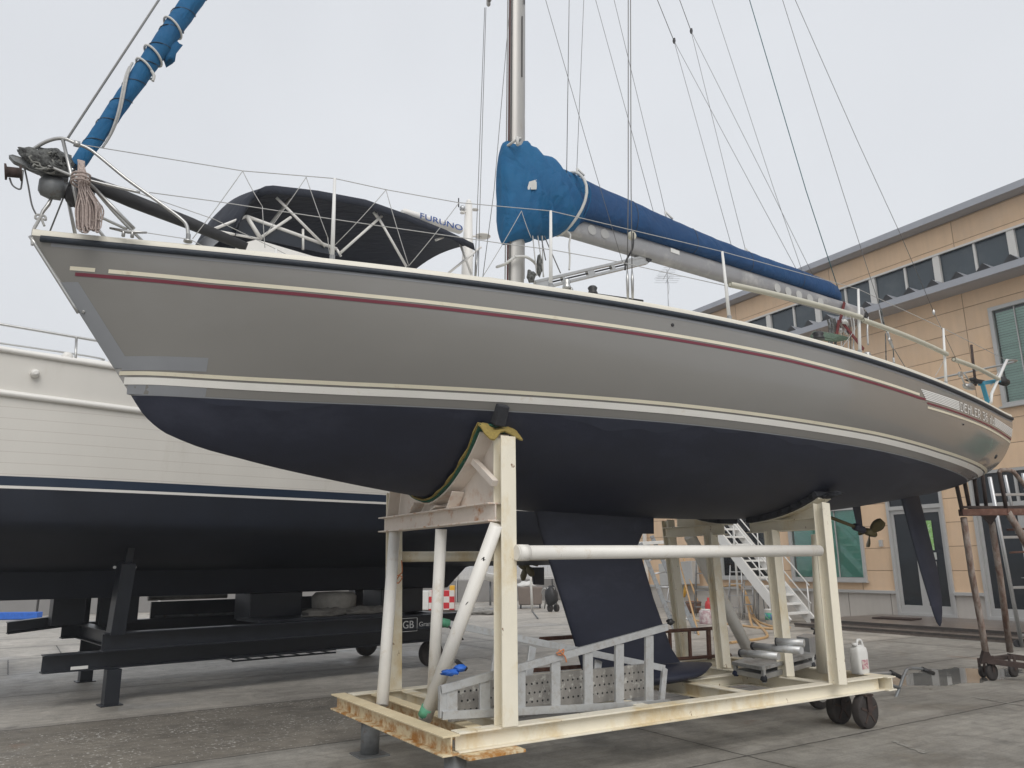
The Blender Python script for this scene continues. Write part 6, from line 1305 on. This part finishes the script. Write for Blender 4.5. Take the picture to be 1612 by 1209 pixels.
# paint bucket
bk = thing('paint_bucket', 'white paint bucket with a green and purple label by the boarding stairs', 'bucket', qZ(1215, 983, 0)); bc0 = qZ(1216, 983, 0)
q = MB(); q.lathe(bc0, Z, [(.15, 0), (.175, .36), (.18, .37), (.165, .365), (.15, .30)], 22); q.build('tub', K.plas, bk); q = MB(); q.lathe(bc0, Z, [(.163, .11), (.1745, .28)], 22); q.build('bucket_label', mat('bucket_print', (.10, .16, .35), .6, col2=(.05, .35, .2), thr=(.48, .52), mscale=14), bk); tubeo('handle', smoothpath([bc0+Z*.33-RT*.18, bc0+Z*.2-RT*.16-FW*.1, bc0+Z*.12-FW*.19, bc0+Z*.2+RT*.16-FW*.1, bc0+Z*.33+RT*.18]), .005, K.steel, bk, 5)
# red extinguisher-like can and bric-a-brac by the wall
q = MB(); c_ = qZ(1117, 977, 0); q.lathe(c_, Z, [(.09, 0), (.10, .02), (.10, .42), (.07, .5), (.03, .52), (.03, .6)], 18); tag(q.build('red_cylinder', K.red, None), 'red gas cylinder standing by the trestle ladder near the wall', 'gas cylinder')
ac = thing('air_conditioner', 'white outdoor air-conditioner unit on the wall left of the stairs', 'air conditioner', qC(1055, 890, .2)); q = MB(); q.beam(qC(1043, 905, .3), qC(1095, 901, .3), .3, .75); q.build('casing', K.frame, ac, .02)
pg = thing('yellow_hydrant_hose', 'yellow nozzle and hose hanging on the wall between the cradle posts', 'nozzle', qC(1078, 925, .3)); tubeo('nozzle', [qC(1081, 905, .3), qC(1079, 930, .3), qC(1077, 940, .3)], [.03, .07, .03], K.yel, pg, 10); tubeo('hose', smoothpath([qC(1075, 875, .3), qC(1092, 930, .5), qC(1108, 970, .8), qC(1122, 1000, 2.5)]), .03, K.hose, pg, 8)

# ------------------------------------------------------------ far background: quay wall, fences, bins
def gp(x, y): return qZ(x, y, 0)
wl0, wl1, wl2, wl3 = gp(-260, 974), gp(60, 969), gp(720, 948), gp(1010, 941)
qw = thing('quay_wall', 'low grey concrete quay wall with joints across the far end of the yard', 'wall', lin(wl1, wl2, .5))
K.conc = mat('quay_concrete', (.23, .225, .22), .85, var=.12, scale=1, col2=(.12, .115, .11), thr=(.5, .8), mscale=.5)
for a_, b_ in ((wl0, wl1), (wl1, wl2), (wl2, wl3)):
    L_ = np.linalg.norm(b_-a_); k_ = max(1, int(L_/3.2))
    for i in range(k_): MB().beam(lin(a_, b_, i/k_)+Z*.45, lin(a_, b_, (i+1)/k_-.006)+Z*.45, .25, .9).build('wall_panel', K.conc, qw, .01)
qf = thing('quay_fence', 'pale galvanised mesh fence standing behind the concrete quay wall', 'fence', lin(wl1, wl2, .5)+FW)
fo = FW*np.array([1, 1, 0])*.6
for a_, b_ in ((wl0, wl1), (wl1, wl2), (wl2, wl3)):
    L_ = np.linalg.norm(b_-a_); k_ = max(1, int(L_/2.2)); r = MB()
    for i in range(k_+1): p_ = lin(a_, b_, i/k_)+fo; tubeo('fence_post', [p_, p_+Z*1.75], .035, K.pillar, qf, 6)
    for h_ in (.95, 1.7): r.tube([a_+fo+Z*h_, b_+fo+Z*h_], .02, 5)
    nn = int(L_/.16)
    for i in range(nn): p_ = lin(a_, b_, i/nn)+fo; r.beam(p_+Z*.9, p_+Z*1.7, .012, .012, up=RT)
    mo = r.build('mesh_panel', K.pillar, qf)
tag(MB().beam(gp(-40, 976)+Z*.12, gp(62, 975)+Z*.12, .3, .22).build('blue_kerb_sheet', K.bluet, None, .02), 'long blue plastic sheet at the foot of the far quay wall on the left', 'tarpaulin')
q = MB()
for k in range(5): c_ = gp(738+12*k, 965+(k % 2)*2); q.lump(c_+Z*.06, (RT, unit(FW*np.array([1, 1, 0])), Z), (.42, .35, .10), .4, 2.5, 14, seed=30+k)
tag(q.build('tarpaulin', [K.cardw], None), 'crumpled grey tarpaulin on the ground seen through the front of the cradle', 'tarpaulin')
q = MB(); q.lump(gp(764, 966)+Z*.05, (RT, unit(FW*np.array([1, 1, 0])), Z), (.55, .3, .08), .3, 2.5, 14, seed=40); tag(q.build('blue_sheet', K.bluet, None), 'small blue sheet lying beside the crumpled grey tarpaulin', 'tarpaulin')
# dumpster bin
db = thing('waste_bin', 'large brown wheeled waste bin at the far end of the yard', 'waste bin', gp(838, 958)); dD = gdepth(836, 958)
e0, e1 = qD(817, 958, dD), qD(853, 958, dD); e0[2] = e1[2] = .12; dp = FW*np.array([1, 1, 0])*.7
q = MB(); q.add([e0, e1, e1+dp, e0+dp]+[lin(e0, e1, -.05)+Z*.62, lin(e0, e1, 1.05)+Z*.62, lin(e0, e1, 1.05)+Z*.62+dp*1.1, lin(e0, e1, -.05)+Z*.62+dp*1.1], [(0, 1, 5, 4), (1, 2, 6, 5), (2, 3, 7, 6), (3, 0, 4, 7), (4, 5, 6, 7), (3, 2, 1, 0)]); q.build('body', K.binb, db, .04)
q = MB(); q.lump(lin(e0, e1, .35)+Z*.68+dp*.5, (RT, unit(dp), Z), (.3, .25, .12), .4, 3, 14, seed=50); q.build('rubbish_bag', K.plas, db)
for t in (.08, .92): q = MB(); c_ = lin(e0, e1, t); c_ = c_.copy(); c_[2] = .07; q.lathe(c_, RT, [(.07, -.03), (.07, .03)], 12); q.build('wheel', K.dark, db)
# outboard engine on a trolley
ob_ = thing('outboard_trolley', 'dark outboard engine standing on a two-wheeled trolley beside the brown waste bin', 'outboard engine', gp(866, 962)); dO = gdepth(866, 963)
def go_(x, y, d=0.): return qD(x, y, dO+d)
q = MB(); q.lump(go_(868, 938), (RT, unit(dp), Z), (.22, .2, .32), .15, 2, 16, seed=60); q.build('cowling', K.dark, ob_); tubeo('frame', [go_(857, 958), go_(862, 925), go_(872, 925), go_(878, 958)], .022, K.steel, ob_, 6); tubeo('frame', smoothpath([go_(856, 940), go_(853, 932), go_(857, 926), go_(862, 930)]), .018, K.steel, ob_, 6)
for x in (866, 876): q = MB(); c_ = go_(x, 957); c_[2] = .12; q.lathe(c_, unit(RT*.8+FW*np.array([1, 1, 0])*.5), [(.06, -.05), (.12, -.045), (.12, .045), (.06, .05)], 16); q.build('wheel', K.tyre, ob_)
# slim white pole
wp = thing('white_pole', 'slim white pole propped upright on the yard in front of the brown waste bin', 'pole', gp(838, 963)); dW = gdepth(838, 963)
tubeo('shaft', [qD(838, 962, dW), qD(836, 920, dW), qD(834.5, 891, dW)], [.045, .04, .015], K.wpaint, wp, 8); tubeo('base', [qD(838, 962, dW)*np.array([1, 1, 0])+Z*.02, gp(847, 975)+Z*.03], .02, K.galv, wp, 6)
# red and white checked box
def checker():
    m = bpy.data.materials.new('checked_box'); m.use_nodes = True; t = m.node_tree; b = t.nodes['Principled BSDF']; tc = t.nodes.new('ShaderNodeTexCoord'); mp = t.nodes.new('ShaderNodeMapping'); mp.inputs['Rotation'].default_value = (0, 0, 0.0); c_ = t.nodes.new('ShaderNodeTexChecker'); c_.inputs['Scale'].default_value = 5.2; c_.inputs['Color1'].default_value = (.62, .60, .57, 1); c_.inputs['Color2'].default_value = (.5, .02, .03, 1)
    t.links.new(tc.outputs['Object'], mp.inputs[0]); mp.inputs['Location'].default_value = (.03, .07, .04); t.links.new(mp.outputs[0], c_.inputs[0]); t.links.new(c_.outputs[0], b.inputs['Base Color']); return m
cbx = thing('checked_crate', 'white crate with red and white checks and yellow cap under the motor yacht stern', 'crate', gp(690, 966)); dC = gdepth(690, 965)
def gc(x, y, d=0.): return qD(x, y, dC+d)
q = MB(); a_, b_ = gc(676, 950), gc(716, 950); a_[2] = b_[2] = .42; q.beam(a_, b_, .5, .62); q.build('checked_body', checker(), cbx, .01); q = MB(); a_, b_ = gc(664, 950), gc(675.8, 950); a_[2] = b_[2] = .42; q.beam(a_, b_, .5, .6); q.build('white_end', K.plas, cbx, .02)
q = MB(); a_ = gc(712, 930); q.beam(a_-RT*.08, a_+RT*.08, .3, .34); q.build('yellow_post_cap', K.yel, cbx, .02)
q = MB(); a_, b_ = gc(664, 963), gc(716, 963); a_[2] = b_[2] = .06; q.beam(a_, b_, .4, .1); q.build('plinth', K.cardw, cbx)
# small white dinghy beyond the wall of fences
dg_ = thing('white_dinghy', 'white dinghy hull propped beyond the fence, seen left of the front cradle post', 'dinghy', qD(785, 912, 30))
rows = []
for k in range(12):
    t = k/11; c_ = lin(qD(756, 902, 30), qD(812, 912, 31), t); w_ = .75*math.sin(math.pi*(t*.85+.1))**.6; rows.append([c_+FW*w_*math.cos(a2)*-1*np.array([1, 1, 0])+Z*(.05-.33*abs(math.sin(a2))*math.sin(math.pi*(t*.8+.12))**.5) for a2 in np.linspace(0, math.pi, 9)])
q = MB(); q.grid(rows, 0, True); q.grid([[r_[0], r_[-1]] for r_ in rows], 0, False); q.build('hull', K.wpaint, dg_)
for t in (3, 8): p_ = np.array(rows[t][4]); tubeo('prop', [p_, np.array([p_[0], p_[1], 0])], .04, K.galv, dg_, 6)

# more yard clutter by the office wall
def clutter(name, lab, cat, x, y): return thing(name, lab, cat, qZ(x, y, 0)), qZ(x, y, 0)
t_, c_ = clutter('pink_drum', 'pink-stained white drum beside the red gas cylinder near the wall', 'drum', 1112, 982); q = MB(); q.lathe(c_, Z, [(.16, 0), (.17, .02), (.17, .30), (.15, .33)], 18); q.build('body', mat('pink_stain', (.40, .26, .28), .6, col2=(.55, .5, .5), thr=(.45, .55), mscale=9), t_); q = MB(); q.lathe(c_+Z*.33, Z, [(.12, 0), (.12, .03)], 16); q.build('lid', K.plas, t_)
t_, c_ = clutter('brown_planter', 'round brown pot on the ground left of the red gas cylinder', 'pot', 1092, 965); q = MB(); q.lathe(c_, Z, [(.16, 0), (.24, .20), (.25, .34), (.19, .36)], 18); q.build('pot_body', mat('terracotta', (.22, .12, .08), .85, var=.3, scale=12), t_); q = MB(); q.lathe(c_+Z*.3, Z, [(.255, 0), (.26, .04)], 18); q.build('rim', K.binb, t_)
t_, c_ = clutter('steel_stool', 'small grey steel stool by the paint bucket near the stairs', 'stool', 1204, 977)
for dx, dy in ((-.16, 0), (.16, 0), (-.12, .3), (.12, .3)): tubeo('leg', [c_+RT*dx+FW*dy*np.array([1, 1, 0]), c_+RT*dx*.6+FW*(dy*.7+.05)*np.array([1, 1, 0])+Z*.72], .014, K.galv, t_, 6)
MB().beam(c_+Z*.72-RT*.1, c_+Z*.72+RT*.1, .22, .03).build('seat', K.galv, t_, .004)
for i, (x, y, x2, y2, r_, m_, lab) in enumerate(((1048, 962, 1060, 872, .02, K.alu, 'thin silver pole leaning on the wall left of the grey wall box'), (1100, 1000, 1068, 878, .022, K.hose, 'long orange-brown pole leaning on the wall behind the rusty ladder'), (1128, 978, 1122, 892, .03, K.wpaint, 'white upright pipe beside the trestle ladder near the wall'))):
    b_ = qZ(x, y, 0); tag(tubeo('pole', [b_, qC(x2, y2, .15)], r_, m_, None, 8), lab, 'pole')
# loose bits on the wet ground near the cradle
for i, (x, y, sx_) in enumerate(((640, 1190, .03), (1180, 1150, .02), (880, 1188, .025))):
    pass

hv = bpy.data.materials.new('haze'); hv.use_nodes = True; ht_ = hv.node_tree; ht_.nodes.clear(); ho = ht_.nodes.new('ShaderNodeOutputMaterial'); pv_ = ht_.nodes.new('ShaderNodeVolumePrincipled'); pv_.inputs['Density'].default_value = .0020; pv_.inputs['Color'].default_value = (.93, .95, 1, 1); pv_.inputs['Anisotropy'].default_value = .2; ht_.links.new(pv_.outputs[0], ho.inputs['Volume'])
MB().slab([(-650, -35, -1), (650, -35, -1), (650, 950, -1), (-650, 950, -1)], (0, 0, 17)).build('haze', hv, kind='stuff')
